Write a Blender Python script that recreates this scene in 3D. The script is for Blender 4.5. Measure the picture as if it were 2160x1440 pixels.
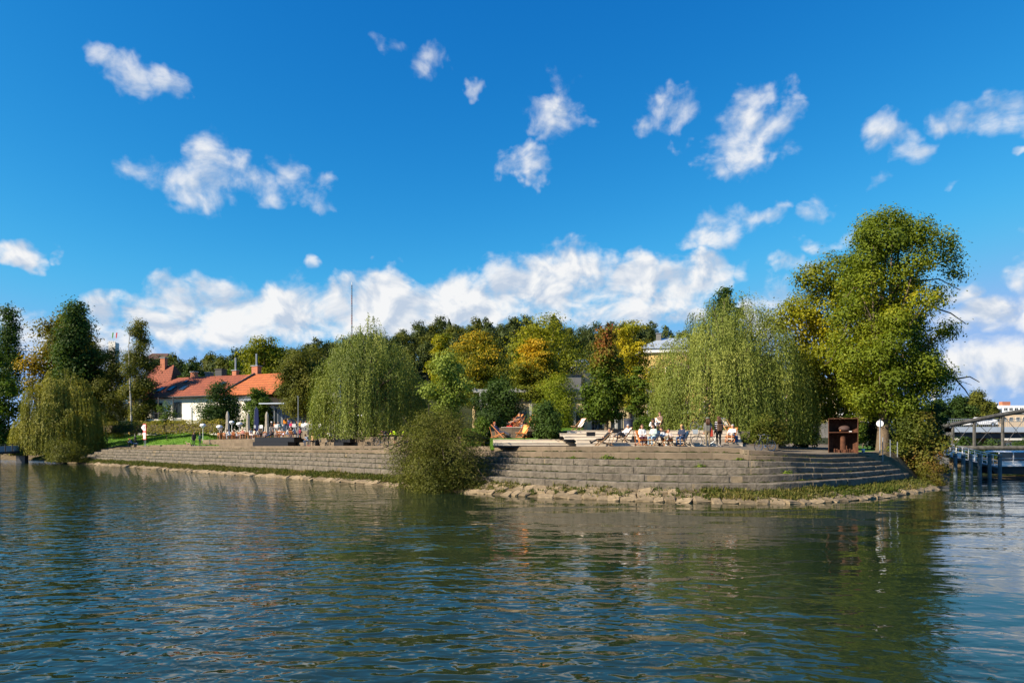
import bpy, bmesh, math, random
import numpy as np
from mathutils import Vector, Matrix, Euler
R = math.radians
for o in list(bpy.data.objects): bpy.data.objects.remove(o, do_unlink=True)
SC = bpy.context.scene
COL = SC.collection

# ---------------------------------------------------------------- camera
CAMZ, F, HY = 3.1, 1440.0, 930.0          # eye height over the water, focal length in photo pixels, horizon row
cam = bpy.data.cameras.new('camera'); camo = bpy.data.objects.new('camera', cam); COL.objects.link(camo)
camo.location = (0, 0, CAMZ); camo.rotation_euler = (R(90), 0, 0)
cam.lens = 24; cam.sensor_width = 36; cam.shift_y = (HY - 720) / 2160; cam.clip_start = .1; cam.clip_end = 6000
SC.camera = camo
SUN_AZ, SUN_EL = math.atan2(-.90, -.42), R(33)
SKY_STR, SUN_STR = .0505, 5.0

# ---------------------------------------------------------------- sky
W = bpy.data.worlds.new('World'); SC.world = W; W.use_nodes = True
nt = W.node_tree; nt.nodes.clear()
W.cycles.sampling_method = 'MANUAL'; W.cycles.sample_map_resolution = 256
def nd(t, kind, **kw):
    n = t.nodes.new(kind)
    for k, v in kw.items(): setattr(n, k, v)
    return n
def lk(t, a, b): t.links.new(a, b)
def mth(t, op, a, b=None, c=None, clamp=False):
    n = t.nodes.new('ShaderNodeMath'); n.operation = op; n.use_clamp = clamp
    for i, v in enumerate((a, b, c)):
        if v is None: continue
        if isinstance(v, (int, float)): n.inputs[i].default_value = v
        else: t.links.new(v, n.inputs[i])
    return n.outputs[0]
sky = nd(nt, 'ShaderNodeTexSky', sky_type='NISHITA', sun_disc=False, sun_elevation=SUN_EL, sun_rotation=SUN_AZ % (2*math.pi),
         altitude=300, air_density=1.0, dust_density=0.0, ozone_density=1.6)
# the photograph's sky is a deep saturated blue: one response curve for each channel, the same over the whole sky
sp = nd(nt, 'ShaderNodeSeparateColor'); lk(nt, sky.outputs[0], sp.inputs[0]); hs = nd(nt, 'ShaderNodeCombineColor')
SKC = []
for k, (pre, ga, po) in enumerate(((.42, 2.6, 50.0), (1.0, 1.2, 1.68), (1.42, .70, 1.0))):
    v = mth(nt, 'POWER', mth(nt, 'MULTIPLY', sp.outputs[k], pre*.085), ga)
    v = mth(nt, 'MULTIPLY', v, po/.085)
    SKC.append(mth(nt, 'SMOOTH_MIN', v, (3.0, 5.0, 8.6)[k], (1.0, 1.6, 1.2)[k]))
lk(nt, mth(nt, 'MINIMUM', SKC[0], mth(nt, 'MULTIPLY', SKC[1], .72)), hs.inputs[0]); lk(nt, SKC[1], hs.inputs[1]); lk(nt, SKC[2], hs.inputs[2])
bgs = nd(nt, 'ShaderNodeBackground'); lk(nt, hs.outputs[0], bgs.inputs[0]); bgs.inputs[1].default_value = SKY_STR
tc = nd(nt, 'ShaderNodeTexCoord'); sx = nd(nt, 'ShaderNodeSeparateXYZ'); lk(nt, tc.outputs['Generated'], sx.inputs[0])
az = mth(nt, 'ARCTAN2', sx.outputs[0], sx.outputs[1]); el = mth(nt, 'ARCSINE', sx.outputs[2])
cxy = nd(nt, 'ShaderNodeCombineXYZ'); lk(nt, az, cxy.inputs[0]); lk(nt, el, cxy.inputs[1])
wn = nd(nt, 'ShaderNodeTexNoise', noise_dimensions='2D'); lk(nt, cxy.outputs[0], wn.inputs['Vector']); wn.inputs['Scale'].default_value = 11; wn.inputs['Detail'].default_value = 4; wn.inputs['Roughness'].default_value = .6
ws = nd(nt, 'ShaderNodeSeparateColor'); lk(nt, wn.outputs['Color'], ws.inputs[0])
az = mth(nt, 'ADD', az, mth(nt, 'MULTIPLY_ADD', ws.outputs[0], .115, -.0575)); el = mth(nt, 'ADD', el, mth(nt, 'MULTIPLY_ADD', ws.outputs[1], .07, -.035))
def azel(px, py):
    u, v = (px-1080)/F, (HY-py)/F
    return math.atan(u), math.atan(v/math.sqrt(1+u*u))
# clouds as seen on the day: position and size of each puff on the sky (photo pixels turned into azimuth / elevation)
CL = [(225,135,42,26,.8),(270,160,60,34,.95),(345,180,46,28,.9),(300,360,50,40,.75),(370,375,60,40,.8),(470,335,70,38,1.0),(450,385,90,34,.85),
 (540,370,70,36,.9),(625,365,65,40,1.1),(665,420,28,34,.8),(820,103,34,14,.5),(912,138,50,30,.85),(1020,197,24,18,.8),(1165,240,70,38,1.0),
 (1205,175,60,26,.6),(1110,340,44,30,.85),(1120,370,24,24,.8),(1425,225,62,34,.95),(1400,255,44,24,.75),(1610,195,44,34,.85),(1590,260,60,50,1.1),
 (1560,310,70,36,1.0),(1660,312,46,20,.75),(1520,362,36,20,.75),(1450,305,16,12,.55),(1870,292,70,26,.85),(1910,330,34,30,.7),(1830,388,32,20,.8),
 (2070,240,100,34,1.0),(2130,240,60,50,1.1),(2140,328,20,14,.7),(2022,400,22,11,.6),(1540,478,80,34,1.0),(1590,455,50,24,.9),(1490,510,50,20,.85),
 (1700,455,40,16,.6),(1730,510,30,20,.6),(1670,555,24,30,.65),(1740,560,44,22,.65),(1790,490,30,24,.55),(30,528,70,16,.9),(100,524,26,8,.7),
 (675,556,34,9,.6),(2150,505,26,20,.7),(2150,580,40,30,.65),
 (230,665,90,34,.9),(330,680,90,44,.9),(400,640,70,44,1.1),(480,660,110,60,1.15),(570,650,90,50,1.1),(640,655,90,54,1.15),(700,650,70,56,1.1),
 (795,630,70,52,1.2),(840,665,110,56,1.2),(900,630,60,50,1.1),(960,640,90,56,1.2),(1030,630,80,54,1.1),(1120,610,90,70,1.2),(1180,570,80,60,1.3),
 (1230,610,60,40,1.0),(1310,600,60,34,1.1),(1350,570,50,30,1.0),(1420,600,90,34,1.1),(1480,580,50,34,1.0),(1550,560,46,18,.7),(1300,650,300,26,.75),
 (1620,640,90,34,.8),(1450,665,60,24,.8),(20,690,60,34,.75),(90,720,120,36,.6),(250,720,160,40,.75),
 (2060,670,70,46,.95),(2130,660,70,44,.9),(2060,760,90,50,.65),(2140,800,90,50,.75),(2000,620,40,22,.6)]
KA = 2.6
e2 = mth(nt, 'MULTIPLY', mth(nt, 'MULTIPLY', el, el), KA)
qv = nd(nt, 'ShaderNodeCombineXYZ'); lk(nt, mth(nt, 'MULTIPLY_ADD', az, az, e2), qv.inputs[0]); lk(nt, az, qv.inputs[1]); lk(nt, el, qv.inputs[2])
field = None
for px, py, rx, ry, a in CL:
    a0, e0 = azel(px, py)
    ra = math.sqrt(rx*ry*math.sqrt(KA))/F*math.cos(a0)**1.5*(1.24 if py < 520 else 1.36)          # paraboloid puff of fixed aspect
    a *= (.78 if py < 520 else 1.05); A = -a/ra**2
    dt = nd(nt, 'ShaderNodeVectorMath', operation='DOT_PRODUCT'); lk(nt, qv.outputs[0], dt.inputs[0])
    dt.inputs[1].default_value = (A, -2*A*a0, -2*A*KA*e0)
    v = mth(nt, 'ADD', dt.outputs['Value'], a+A*(a0*a0+KA*e0*e0))
    field = v if field is None else mth(nt, 'MAXIMUM', field, v)
nv = nd(nt, 'ShaderNodeMapping'); nv.inputs['Scale'].default_value = (1.0, 1.35, 1); lk(nt, cxy.outputs[0], nv.inputs[0])
def noise(t, vec, scale, detail, rough, dist=0.0, dim='3D'):
    n = nd(t, 'ShaderNodeTexNoise', noise_dimensions=dim)
    lk(t, vec, n.inputs['Vector'])
    n.inputs['Scale'].default_value = scale; n.inputs['Detail'].default_value = detail
    n.inputs['Roughness'].default_value = rough; n.inputs['Distortion'].default_value = dist
    return n.outputs[0]
n1 = noise(nt, nv.outputs[0], 13, 8, .56, .25, '2D')
n2 = noise(nt, nv.outputs[0], 46, 6, .6, .3, '2D')
# the rest of the sky, outside what the photograph shows, carries the same kind of loose cumulus
g1 = noise(nt, tc.outputs['Generated'], 3.2, 4, .5)
gen = mth(nt, 'MULTIPLY_ADD', g1, 5.0, -3.0)
outm = mth(nt, 'MAXIMUM', mth(nt, 'MULTIPLY_ADD', mth(nt, 'ABSOLUTE', az), 8, -5.6, True), mth(nt, 'MULTIPLY_ADD', el, 8, -4.7, True))
gen = mth(nt, 'ADD', gen, mth(nt, 'MULTIPLY_ADD', outm, 6.0, -6.0))
field = mth(nt, 'MAXIMUM', field, mth(nt, 'MINIMUM', gen, .8))
fc = mth(nt, 'MAXIMUM', field, -1.7)
body = mth(nt, 'ADD', fc, mth(nt, 'ADD', mth(nt, 'MULTIPLY_ADD', n1, 2.3, -1.22), mth(nt, 'MULTIPLY_ADD', n2, .55, -.28)))
# low cumulus stands denser and crisper than the thin puffs overhead
fk = nd(nt, 'ShaderNodeMapRange'); lk(nt, el, fk.inputs[0]); fk.inputs[1].default_value = .14; fk.inputs[2].default_value = .30; fk.inputs[3].default_value = 1.45; fk.inputs[4].default_value = 1.0
mr = nd(nt, 'ShaderNodeMapRange', interpolation_type='SMOOTHSTEP'); lk(nt, mth(nt, 'MULTIPLY', body, fk.outputs[0]), mr.inputs[0])
mr.inputs[1].default_value = .0; mr.inputs[2].default_value = 1.3
dens = mth(nt, 'MULTIPLY', mr.outputs[0], .97)
# cumulus shading: the same noise sampled towards the sun tells which side of a billow is lit
nv2 = nd(nt, 'ShaderNodeMapping'); nv2.inputs['Scale'].default_value = (1.0, 1.35, 1); nv2.inputs['Location'].default_value = (-.010, .016, 0)
lk(nt, cxy.outputs[0], nv2.inputs[0])
n3 = noise(nt, nv2.outputs[0], 13, 5, .55, .35, '2D')
n4 = noise(nt, nv.outputs[0], 13, 5, .55, .35, '2D')
lit = mth(nt, 'MULTIPLY_ADD', mth(nt, 'SUBTRACT', n4, n3), 4.2, .52, True)
lowm = mth(nt, 'MULTIPLY_ADD', body, .25, .0, True)
lit = mth(nt, 'ADD', lit, mth(nt, 'MULTIPLY', lowm, .35), None, True)
mc = nd(nt, 'ShaderNodeMix', data_type='RGBA'); lk(nt, lit, mc.inputs[0])
mc.inputs[6].default_value = (.52, .62, .77, 1); mc.inputs[7].default_value = (.97, .97, .97, 1)
bgc = nd(nt, 'ShaderNodeBackground'); lk(nt, mc.outputs[2], bgc.inputs[0]); bgc.inputs[1].default_value = .485
mxs = nd(nt, 'ShaderNodeMixShader'); lk(nt, dens, mxs.inputs[0]); lk(nt, bgs.outputs[0], mxs.inputs[1]); lk(nt, bgc.outputs[0], mxs.inputs[2])
wo = nd(nt, 'ShaderNodeOutputWorld'); lk(nt, mxs.outputs[0], wo.inputs[0])

# ---------------------------------------------------------------- sun, exposure
sl = bpy.data.lights.new('sun', 'SUN'); so = bpy.data.objects.new('sun', sl); COL.objects.link(so)
sl.energy = SUN_STR; sl.angle = R(.53); sl.color = (1, .88, .70)
sd = Vector((math.sin(SUN_AZ)*math.cos(SUN_EL), math.cos(SUN_AZ)*math.cos(SUN_EL), math.sin(SUN_EL)))
so.rotation_euler = (-sd).to_track_quat('-Z', 'Y').to_euler(); so.location = (-60, -20, 60)
vs = SC.view_settings; vs.view_transform = 'Standard'; vs.look = 'None'; vs.exposure = 1.0; vs.gamma = 1.0; vs.use_curve_mapping = False
SC.render.engine = 'CYCLES'
SC.cycles.max_bounces = 5; SC.cycles.diffuse_bounces = 2; SC.cycles.glossy_bounces = 3; SC.cycles.transmission_bounces = 3
SC.cycles.transparent_max_bounces = 4; SC.cycles.caustics_reflective = False; SC.cycles.caustics_refractive = False

# ================================================================ helpers
def at(px, py, d): return Vector(((px-1080)/F*d, d, CAMZ+(HY-py)/F*d))
def xat(px, d): return (px-1080)/F*d
def zat(py, d): return CAMZ+(HY-py)/F*d
MATS = {}
def bsdf_mat(name, col, rough=.7, spec=.3, metal=0.0, var=0.0, vscale=3.0, bump=0.0, bscale=20.0, col2=None, streak=None, isl=0.0):
    """plain procedural surface: colour mottled by noise, optional fine relief, optional per-piece variation"""
    if name in MATS: return MATS[name]
    m = bpy.data.materials.new(name); m.use_nodes = True; t = m.node_tree
    b = t.nodes['Principled BSDF']; b.inputs['Roughness'].default_value = rough
    b.inputs['Specular IOR Level'].default_value = spec; b.inputs['Metallic'].default_value = metal
    c = (*col, 1)
    tcn = nd(t, 'ShaderNodeTexCoord')
    last = None
    if var or col2:
        mp = nd(t, 'ShaderNodeMapping'); lk(t, tcn.outputs['Object'], mp.inputs[0])
        if streak: mp.inputs['Scale'].default_value = streak
        n = noise(t, mp.outputs[0], vscale, 5, .65)
        r = nd(t, 'ShaderNodeMapRange'); lk(t, n, r.inputs[0]); r.inputs[1].default_value = .32; r.inputs[2].default_value = .68
        mx = nd(t, 'ShaderNodeMix', data_type='RGBA'); lk(t, r.outputs[0], mx.inputs[0])
        mx.inputs[6].default_value = (*[v*(1-var) for v in col], 1)
        mx.inputs[7].default_value = (*(col2 if col2 else [min(1, v*(1+var)) for v in col]), 1)
        last = mx.outputs[2]
    if isl:
        oi = nd(t, 'ShaderNodeObjectInfo'); ge = nd(t, 'ShaderNodeNewGeometry')
        w = mth(t, 'FRACT', mth(t, 'ADD', oi.outputs['Random'], ge.outputs['Random Per Island']))
        h = nd(t, 'ShaderNodeHueSaturation')
        lk(t, mth(t, 'MULTIPLY_ADD', w, 2*isl, 1-isl), h.inputs['Value'])
        if last is None: h.inputs['Color'].default_value = c
        else: lk(t, last, h.inputs['Color'])
        last = h.outputs[0]
    if last is None: b.inputs['Base Color'].default_value = c
    else: lk(t, last, b.inputs['Base Color'])
    if bump:
        n = noise(t, tcn.outputs['Object'], bscale, 4, .6)
        bm_ = nd(t, 'ShaderNodeBump'); bm_.inputs['Strength'].default_value = bump; bm_.inputs['Distance'].default_value = .05
        lk(t, n, bm_.inputs['Height']); lk(t, bm_.outputs[0], b.inputs['Normal'])
    MATS[name] = m; return m

def obj(name, verts, faces, mat, parent=None, smooth=False, loc=None):
    me = bpy.data.meshes.new(name); me.from_pydata([tuple(v) for v in verts], [], faces)
    if isinstance(mat, (list, tuple)):
        for x in mat: me.materials.append(x)
    elif mat: me.materials.append(mat)
    if smooth:
        me.polygons.foreach_set('use_smooth', [True]*len(me.polygons))
    o = bpy.data.objects.new(name, me); COL.objects.link(o)
    if parent: o.parent = parent
    if loc is not None: o.location = loc
    return o
def tag(o, label=None, cat=None, group=None, kind=None):
    if label: o['label'] = label
    if cat: o['category'] = cat
    if group: o['group'] = group
    if kind: o['kind'] = kind
    return o
def thing(name, label, cat, loc=(0,0,0), rz=0.0, group=None, scale=None):
    o = bpy.data.objects.new(name, None); COL.objects.link(o); o.empty_display_size = .2
    o.location = loc; o.rotation_euler = (0, 0, rz)
    if scale: o.scale = (scale,)*3 if isinstance(scale, (int, float)) else scale
    return tag(o, label, cat, group)
def dup(root, loc, rz=None, label=None, group=None, scale=None):
    r = root.copy(); COL.objects.link(r); r.location = loc
    if rz is not None: r.rotation_euler = (0, 0, rz)
    if scale: r.scale = (scale,)*3 if isinstance(scale, (int, float)) else scale
    if label: r['label'] = label
    if group: r['group'] = group
    for ch in list(root.children):
        c = ch.copy(); COL.objects.link(c); c.parent = r
        for g in list(ch.children):
            e = g.copy(); COL.objects.link(e); e.parent = c
    return r
class MB:
    """collects boxes, tubes, lathes into one mesh"""
    def __init__(s): s.v = []; s.f = []
    def add(s, v, f):
        k = len(s.v); s.v += [tuple(p) for p in v]; s.f += [tuple(i+k for i in q) for q in f]; return s
    def box(s, c, d, rz=0.0, rx=0.0, ry=0.0):
        m = Matrix.Translation(c) @ Euler((rx, ry, rz)).to_matrix().to_4x4()
        h = [x/2 for x in d]
        v = [m @ Vector((sx_*h[0], sy*h[1], sz*h[2])) for sz in (-1, 1) for sy in (-1, 1) for sx_ in (-1, 1)]
        return s.add(v, [(0,2,3,1),(4,5,7,6),(0,1,5,4),(2,6,7,3),(0,4,6,2),(1,3,7,5)])
    def cbox(s, c, d, b=.02, rz=0.0):
        """box with chamfered edges"""
        m = Matrix.Translation(c) @ Euler((0, 0, rz)).to_matrix().to_4x4(); h = [x/2 for x in d]; b = min(b, min(h)*.6)
        v = []
        for sz in (-1, 1):
            for sy in (-1, 1):
                for sx_ in (-1, 1):
                    v += [m @ Vector((sx_*(h[0]-b), sy*(h[1]-b), sz*h[2])), m @ Vector((sx_*(h[0]-b), sy*h[1], sz*(h[2]-b))), m @ Vector((sx_*h[0], sy*(h[1]-b), sz*(h[2]-b)))]
        I = lambda sx_, sy, sz, k: ((sz > 0)*4+(sy > 0)*2+(sx_ > 0))*3+k
        f = [(I(-1,-1,-1,0),I(-1,1,-1,0),I(1,1,-1,0),I(1,-1,-1,0)),(I(-1,-1,1,0),I(1,-1,1,0),I(1,1,1,0),I(-1,1,1,0)),
             (I(-1,-1,-1,1),I(1,-1,-1,1),I(1,-1,1,1),I(-1,-1,1,1)),(I(-1,1,-1,1),I(-1,1,1,1),I(1,1,1,1),I(1,1,-1,1)),
             (I(-1,-1,-1,2),I(-1,-1,1,2),I(-1,1,1,2),I(-1,1,-1,2)),(I(1,-1,-1,2),I(1,1,-1,2),I(1,1,1,2),I(1,-1,1,2))]
        for a in (-1, 1):
            for b_ in (-1, 1):
                f += [(I(-1,a,b_,0),I(1,a,b_,0),I(1,a,b_,1),I(-1,a,b_,1)),(I(a,-1,b_,0),I(a,1,b_,0),I(a,1,b_,2),I(a,-1,b_,2)),(I(a,b_,-1,1),I(a,b_,1,1),I(a,b_,1,2),I(a,b_,-1,2))]
                for c_ in (-1, 1): f.append((I(a,b_,c_,0),I(a,b_,c_,1),I(a,b_,c_,2)))
        return s.add(v, f)
    def tube(s, pts, r, n=8, closed=False, cap=True):
        pts = [Vector(p) for p in pts]; m = len(pts)
        rr = r if isinstance(r, (list, tuple)) else [r]*m
        base = len(s.v); up = None
        for i, p in enumerate(pts):
            if closed: t = pts[(i+1) % m]-pts[i-1]
            else: t = pts[min(i+1, m-1)]-pts[max(i-1, 0)]
            t.normalize()
            a = up if up is not None else (Vector((0,0,1)) if abs(t.z) < .9 else Vector((1,0,0)))
            x = a - t*a.dot(t)
            if x.length < 1e-4: x = t.orthogonal()
            x.normalize(); y = t.cross(x); up = x
            for k in range(n):
                th = 2*math.pi*k/n
                s.v.append(tuple(p + (x*math.cos(th)+y*math.sin(th))*rr[i]))
        L = m if closed else m-1
        for i in range(L):
            for k in range(n):
                a = base+i*n+k; b = base+i*n+(k+1) % n; j = (i+1) % m
                s.f.append((a, b, base+j*n+(k+1) % n, base+j*n+k))
        if cap and not closed:
            s.f.append(tuple(base+k for k in reversed(range(n)))); s.f.append(tuple(base+(m-1)*n+k for k in range(n)))
        return s
    def lathe(s, prof, n=16, c=(0,0,0), wob=0.0):
        base = len(s.v)
        for j, (r, z) in enumerate(prof):
            for k in range(n):
                th = 2*math.pi*k/n; q = r*(1+wob*math.cos(k*math.pi))
                s.v.append((c[0]+q*math.cos(th), c[1]+q*math.sin(th), c[2]+z))
        for j in range(len(prof)-1):
            for k in range(n):
                a = base+j*n+k; b = base+j*n+(k+1) % n
                s.f.append((a, b, b+n, a+n))
        s.f.append(tuple(base+k for k in reversed(range(n)))); s.f.append(tuple(base+(len(prof)-1)*n+k for k in range(n)))
        return s
    def ell(s, c, r, n=10, m=7):
        prof = [(max(1e-3, math.sin(math.pi*j/m)), -math.cos(math.pi*j/m)) for j in range(m+1)]
        t = MB().lathe(prof, n)
        return s.add([(c[0]+v[0]*r[0], c[1]+v[1]*r[1], c[2]+v[2]*r[2]) for v in t.v], t.f)
    def build(s, name, mat, parent=None, smooth=False, loc=None): return obj(name, s.v, s.f, mat, parent, smooth, loc)
def np_mesh(name, V, Q, mat, parent=None, tint=None, smooth=False):
    """mesh from numpy arrays (Q: n x 4 quads); tint: one float for each face"""
    me = bpy.data.meshes.new(name)
    me.vertices.add(len(V)); me.vertices.foreach_set('co', np.ascontiguousarray(V, dtype=np.float32).ravel())
    nq, k = Q.shape
    me.loops.add(nq*k); me.loops.foreach_set('vertex_index', np.ascontiguousarray(Q, dtype=np.int32).ravel())
    me.polygons.add(nq); me.polygons.foreach_set('loop_start', np.arange(0, nq*k, k, dtype=np.int32))
    me.polygons.foreach_set('loop_total', np.full(nq, k, dtype=np.int32))
    if smooth: me.polygons.foreach_set('use_smooth', np.ones(nq, dtype=bool))
    me.update(calc_edges=True)
    if mat: me.materials.append(mat)
    if tint is not None:
        a = me.attributes.new('tint', 'FLOAT', 'FACE'); a.data.foreach_set('value', np.ascontiguousarray(tint, dtype=np.float32))
    o = bpy.data.objects.new(name, me); COL.objects.link(o)
    if parent: o.parent = parent
    return o
# ================================================================ river
def water_mat():
    m = bpy.data.materials.new('river_water'); m.use_nodes = True; t = m.node_tree
    b = t.nodes['Principled BSDF']
    b.inputs['Base Color'].default_value = (.011, .021, .011, 1); b.inputs['Roughness'].default_value = .02
    b.inputs['IOR'].default_value = 1.333; b.inputs['Specular IOR Level'].default_value = .5
    g = nd(t, 'ShaderNodeTexCoord')
    def layer(sx_, sy, rz, scale, detail, rough, dist):
        mp = nd(t, 'ShaderNodeMapping'); mp.inputs['Scale'].default_value = (sx_, sy, 1); mp.inputs['Rotation'].default_value = (0, 0, rz)
        lk(t, g.outputs['Object'], mp.inputs[0]); return noise(t, mp.outputs[0], scale, detail, rough, dist, '2D')
    big = layer(.45, 1, .22, .40, 1, .4, .2)
    mid = layer(.6, 1, -.25, 1.7, 1, .4, .35)
    sm = layer(.7, 1, .18, 4.4, 1, .45, .3)
    # ruffled and sheltered patches of the river: calmer along the right hand bank
    pt = layer(1, 1.5, .5, .06, 2, .5, .3)
    sxy = nd(t, 'ShaderNodeSeparateXYZ'); lk(t, g.outputs['Object'], sxy.inputs[0])
    sh = mth(t, 'MULTIPLY_ADD', sxy.outputs[0], -.028, mth(t, 'MULTIPLY_ADD', sxy.outputs[1], -.010, .28))
    rf = nd(t, 'ShaderNodeMapRange', interpolation_type='SMOOTHSTEP'); lk(t, mth(t, 'ADD', pt, sh), rf.inputs[0]); rf.inputs[1].default_value = .35; rf.inputs[2].default_value = .85
    rf.inputs[3].default_value = .16; rf.inputs[4].default_value = 1.3
    h = mth(t, 'ADD', mth(t, 'MULTIPLY', big, .072), mth(t, 'MULTIPLY', mth(t, 'ADD', mth(t, 'MULTIPLY', mid, .056), mth(t, 'MULTIPLY', sm, .017)), rf.outputs[0]))
    bp = nd(t, 'ShaderNodeBump'); bp.inputs['Strength'].default_value = 1.0; bp.inputs['Distance'].default_value = 1.0
    lk(t, h, bp.inputs['Height']); lk(t, bp.outputs[0], b.inputs['Normal'])
    return m
rv = MB()
rv.add([(-900,-300,0),(900,-300,0),(900,400,0),(-900,400,0)], [(0,1,2,3)])
tag(rv.build('river', water_mat()), kind='structure')

# ================================================================ bank line: foot of the land along the water
WL = [(-420,150),(-200,128),(0,115),(60,111),(100,104),(160,95),(290,80),(385,70.9),(500,63),(585,58.4),(675,54),(770,49.8),(830,47.5),(905,43.6),(990,41.0),
      (1060,39.0),(1100,38.3),(1200,36.9),(1300,35.7),(1400,34.9),(1480,34.3),(1560,34.0),(1660,33.7),(1760,34.7),(1860,37.2),(1920,40.6),(1975,44.2),(2000,50),(2004,62),(2008,80),(2012,120)]
def dense(poly, step, sm):
    P = np.array(poly, float); L = np.r_[0, np.cumsum(np.hypot(*np.diff(P[:, :2], axis=0).T))]
    s = np.arange(0, L[-1], step); Q = np.stack([np.interp(s, L, P[:, k]) for k in range(P.shape[1])], 1)
    k = np.exp(-np.linspace(-2, 2, 2*sm+1)**2); k /= k.sum()
    pad = np.r_[np.repeat(Q[:1], sm, 0), Q, np.repeat(Q[-1:], sm, 0)]
    return np.stack([np.convolve(pad[:, j], k, 'valid') for j in range(Q.shape[1])], 1)
BK = dense([(xat(p, d), d, p) for p, d in WL], .25, 10)          # x, y, photo column of the water's edge
_t = np.gradient(BK[:, :2], axis=0); _t /= np.linalg.norm(_t, axis=1, keepdims=True)
NI = np.stack([-_t[:, 1], _t[:, 0]], 1)                            # towards the land
BP = BK[:, 2]
def off(i, o):
    i = np.asarray(i, float); a = np.clip(i.astype(int), 0, len(BK)-2); w = (i-a)[..., None]
    p = BK[a, :2]*(1-w)+BK[a+1, :2]*w; n = NI[a]*(1-w)+NI[a+1]*w
    return p+n*np.asarray(o)[..., None] if np.ndim(o) else p+n*o
def ipx(px): return float(np.interp(px, BP, np.arange(len(BP))))
LVP = [100, 160, 300, 600, 1300, 1560, 1660, 1760, 1860]
LV = np.array([[2.05,1.95,1.85,1.52,1.2,.9,.62],[2.2,2.05,1.9,1.55,1.2,.9,.62],[2.5,2.2,1.95,1.62,1.28,.95,.65],[2.68,2.36,2.03,1.7,1.38,1.04,.70],
               [2.80,2.45,2.03,1.65,1.26,.88,.58],[2.75,2.42,2.03,1.65,1.27,.89,.6],[2.65,2.34,2.02,1.65,1.29,.93,.62],[2.55,2.27,1.98,1.71,1.36,1.0,.68],[2.36,2.12,1.84,1.58,1.31,1.02,.7]])
def lev(k, i): return np.interp(np.interp(i, np.arange(len(BP)), BP), LVP, LV[:, k])
FOOT, TREAD = 1.25, .86
def oc(k, i):
    """distance of a course's face from the water's edge; the treads narrow towards the right end"""
    return FOOT+(5-k)*np.interp(np.interp(i, np.arange(len(BP)), BP), [1500, 1680, 1850, 1975], [TREAD, .70, .45, .28])

M_STONE = bsdf_mat('stone', (.135,.114,.088), .85, .2, var=.38, vscale=2.6, bump=1.0, bscale=8, isl=.08)
M_STONE2 = bsdf_mat('pale_bank_stone', (.22,.165,.10), .9, .2, var=.4, vscale=1.8, bump=.9, bscale=7, isl=.25)
M_CONC = bsdf_mat('exposed_concrete', (.165,.126,.086), .9, .15, var=.22, vscale=1.1, bump=.5, bscale=30, isl=.10)
M_MORT = bsdf_mat('mortar', (.19,.15,.10), .95, .1, var=.25, vscale=3)
M_EARTH = bsdf_mat('earth', (.12,.09,.052), .95, .1, var=.35, vscale=1.2, bump=.6, bscale=6)
M_PAVE = bsdf_mat('paving', (.17,.14,.105), .9, .2, var=.18, vscale=.8, bump=.2, bscale=25)
M_WOOD = bsdf_mat('weathered_wood', (.60,.51,.40), .8, .2, var=.25, vscale=2.5, streak=(.6, 8, 8), isl=.12)
M_BLACK = bsdf_mat('black_painted_steel', (.006,.006,.007), .5, .4)

rng = np.random.default_rng(7); rnd = random.Random(11)
steps = thing('river_steps', 'long curved flight of grey stone and concrete steps leading down to the river', 'steps', (0,0,0))
def blockmesh(c, i0, i1, o_face, depth, z0, z1, rough):
    """one block of a curved course: chamfered front, a little uneven"""
    ks = [i0+.035, (i0+i1)/2, i1-.035]; b = .045
    V = []; F_ = []
    jf = rnd.uniform(-rough, rough); jt = rnd.uniform(-rough, rough)*.5
    rings = []
    for q, i in enumerate(ks):
        of_ = o_face(i) if callable(o_face) else o_face
        pf = off(i, of_+jf+(rnd.uniform(-rough, rough)*.4)); pb = off(i, of_+depth)
        za = float(z0(i)); zb = float(z1(i))+jt+rnd.uniform(-rough, rough)*.25
        n = (pb-pf)/max(1e-6, np.linalg.norm(pb-pf))
        k = len(V)
        V += [(*(pf+n*b), za), (*pf, za+b), (*pf, zb-b), (*(pf+n*b), zb), (*pb, zb), (*pb, za)]
        rings.append(range(k, k+6))
    for a, c_ in zip(rings[:-1], rings[1:]):
        for k in range(6): F_.append((a[k], a[(k+1) % 6], c_[(k+1) % 6], c_[k]))
    F_.append(tuple(rings[0])[::-1]); F_.append(tuple(rings[-1]))
    return V, F_
blocks = []
for k in range(6):
    i = ipx(150 if k > 1 else 205); end = ipx(1962-(5-k)*6)
    while i < end-1:
        px = BP[int(i)]
        if k < 2: ln = rnd.uniform(1.9, 2.5)
        else: ln = rnd.choice([.5, .62, .75, .9, 1.05, 1.25])*rnd.uniform(.9, 1.1)
        j = min(end, i+ln/.25)
        if end-j < 1.2: j = end
        V, F_ = blockmesh(None, i, j, (lambda q, k=k: float(oc(k, q))), 1.05, (lambda q, k=k: lev(k+1, q)-.10), (lambda q, k=k: lev(k, q)), .008 if k < 2 else .022)
        blocks.append((k, (i+j)/2, V, F_)); i = j
st = [b for b in blocks if b[0] >= 2]
st.sort(key=lambda b: np.linalg.norm(off(b[1], 0)))
far = MB()
for n_, (k, i, V, F_) in enumerate(st):
    if n_ < 300: obj('stone_block', V, F_, M_STONE, steps)
    else: far.add(V, F_)
tag(far.build('far_stone_blocks', M_STONE, steps), kind='stuff')
for k, i, V, F_ in blocks:
    if k < 2: obj('concrete_slab', V, F_, M_CONC, steps)
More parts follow.
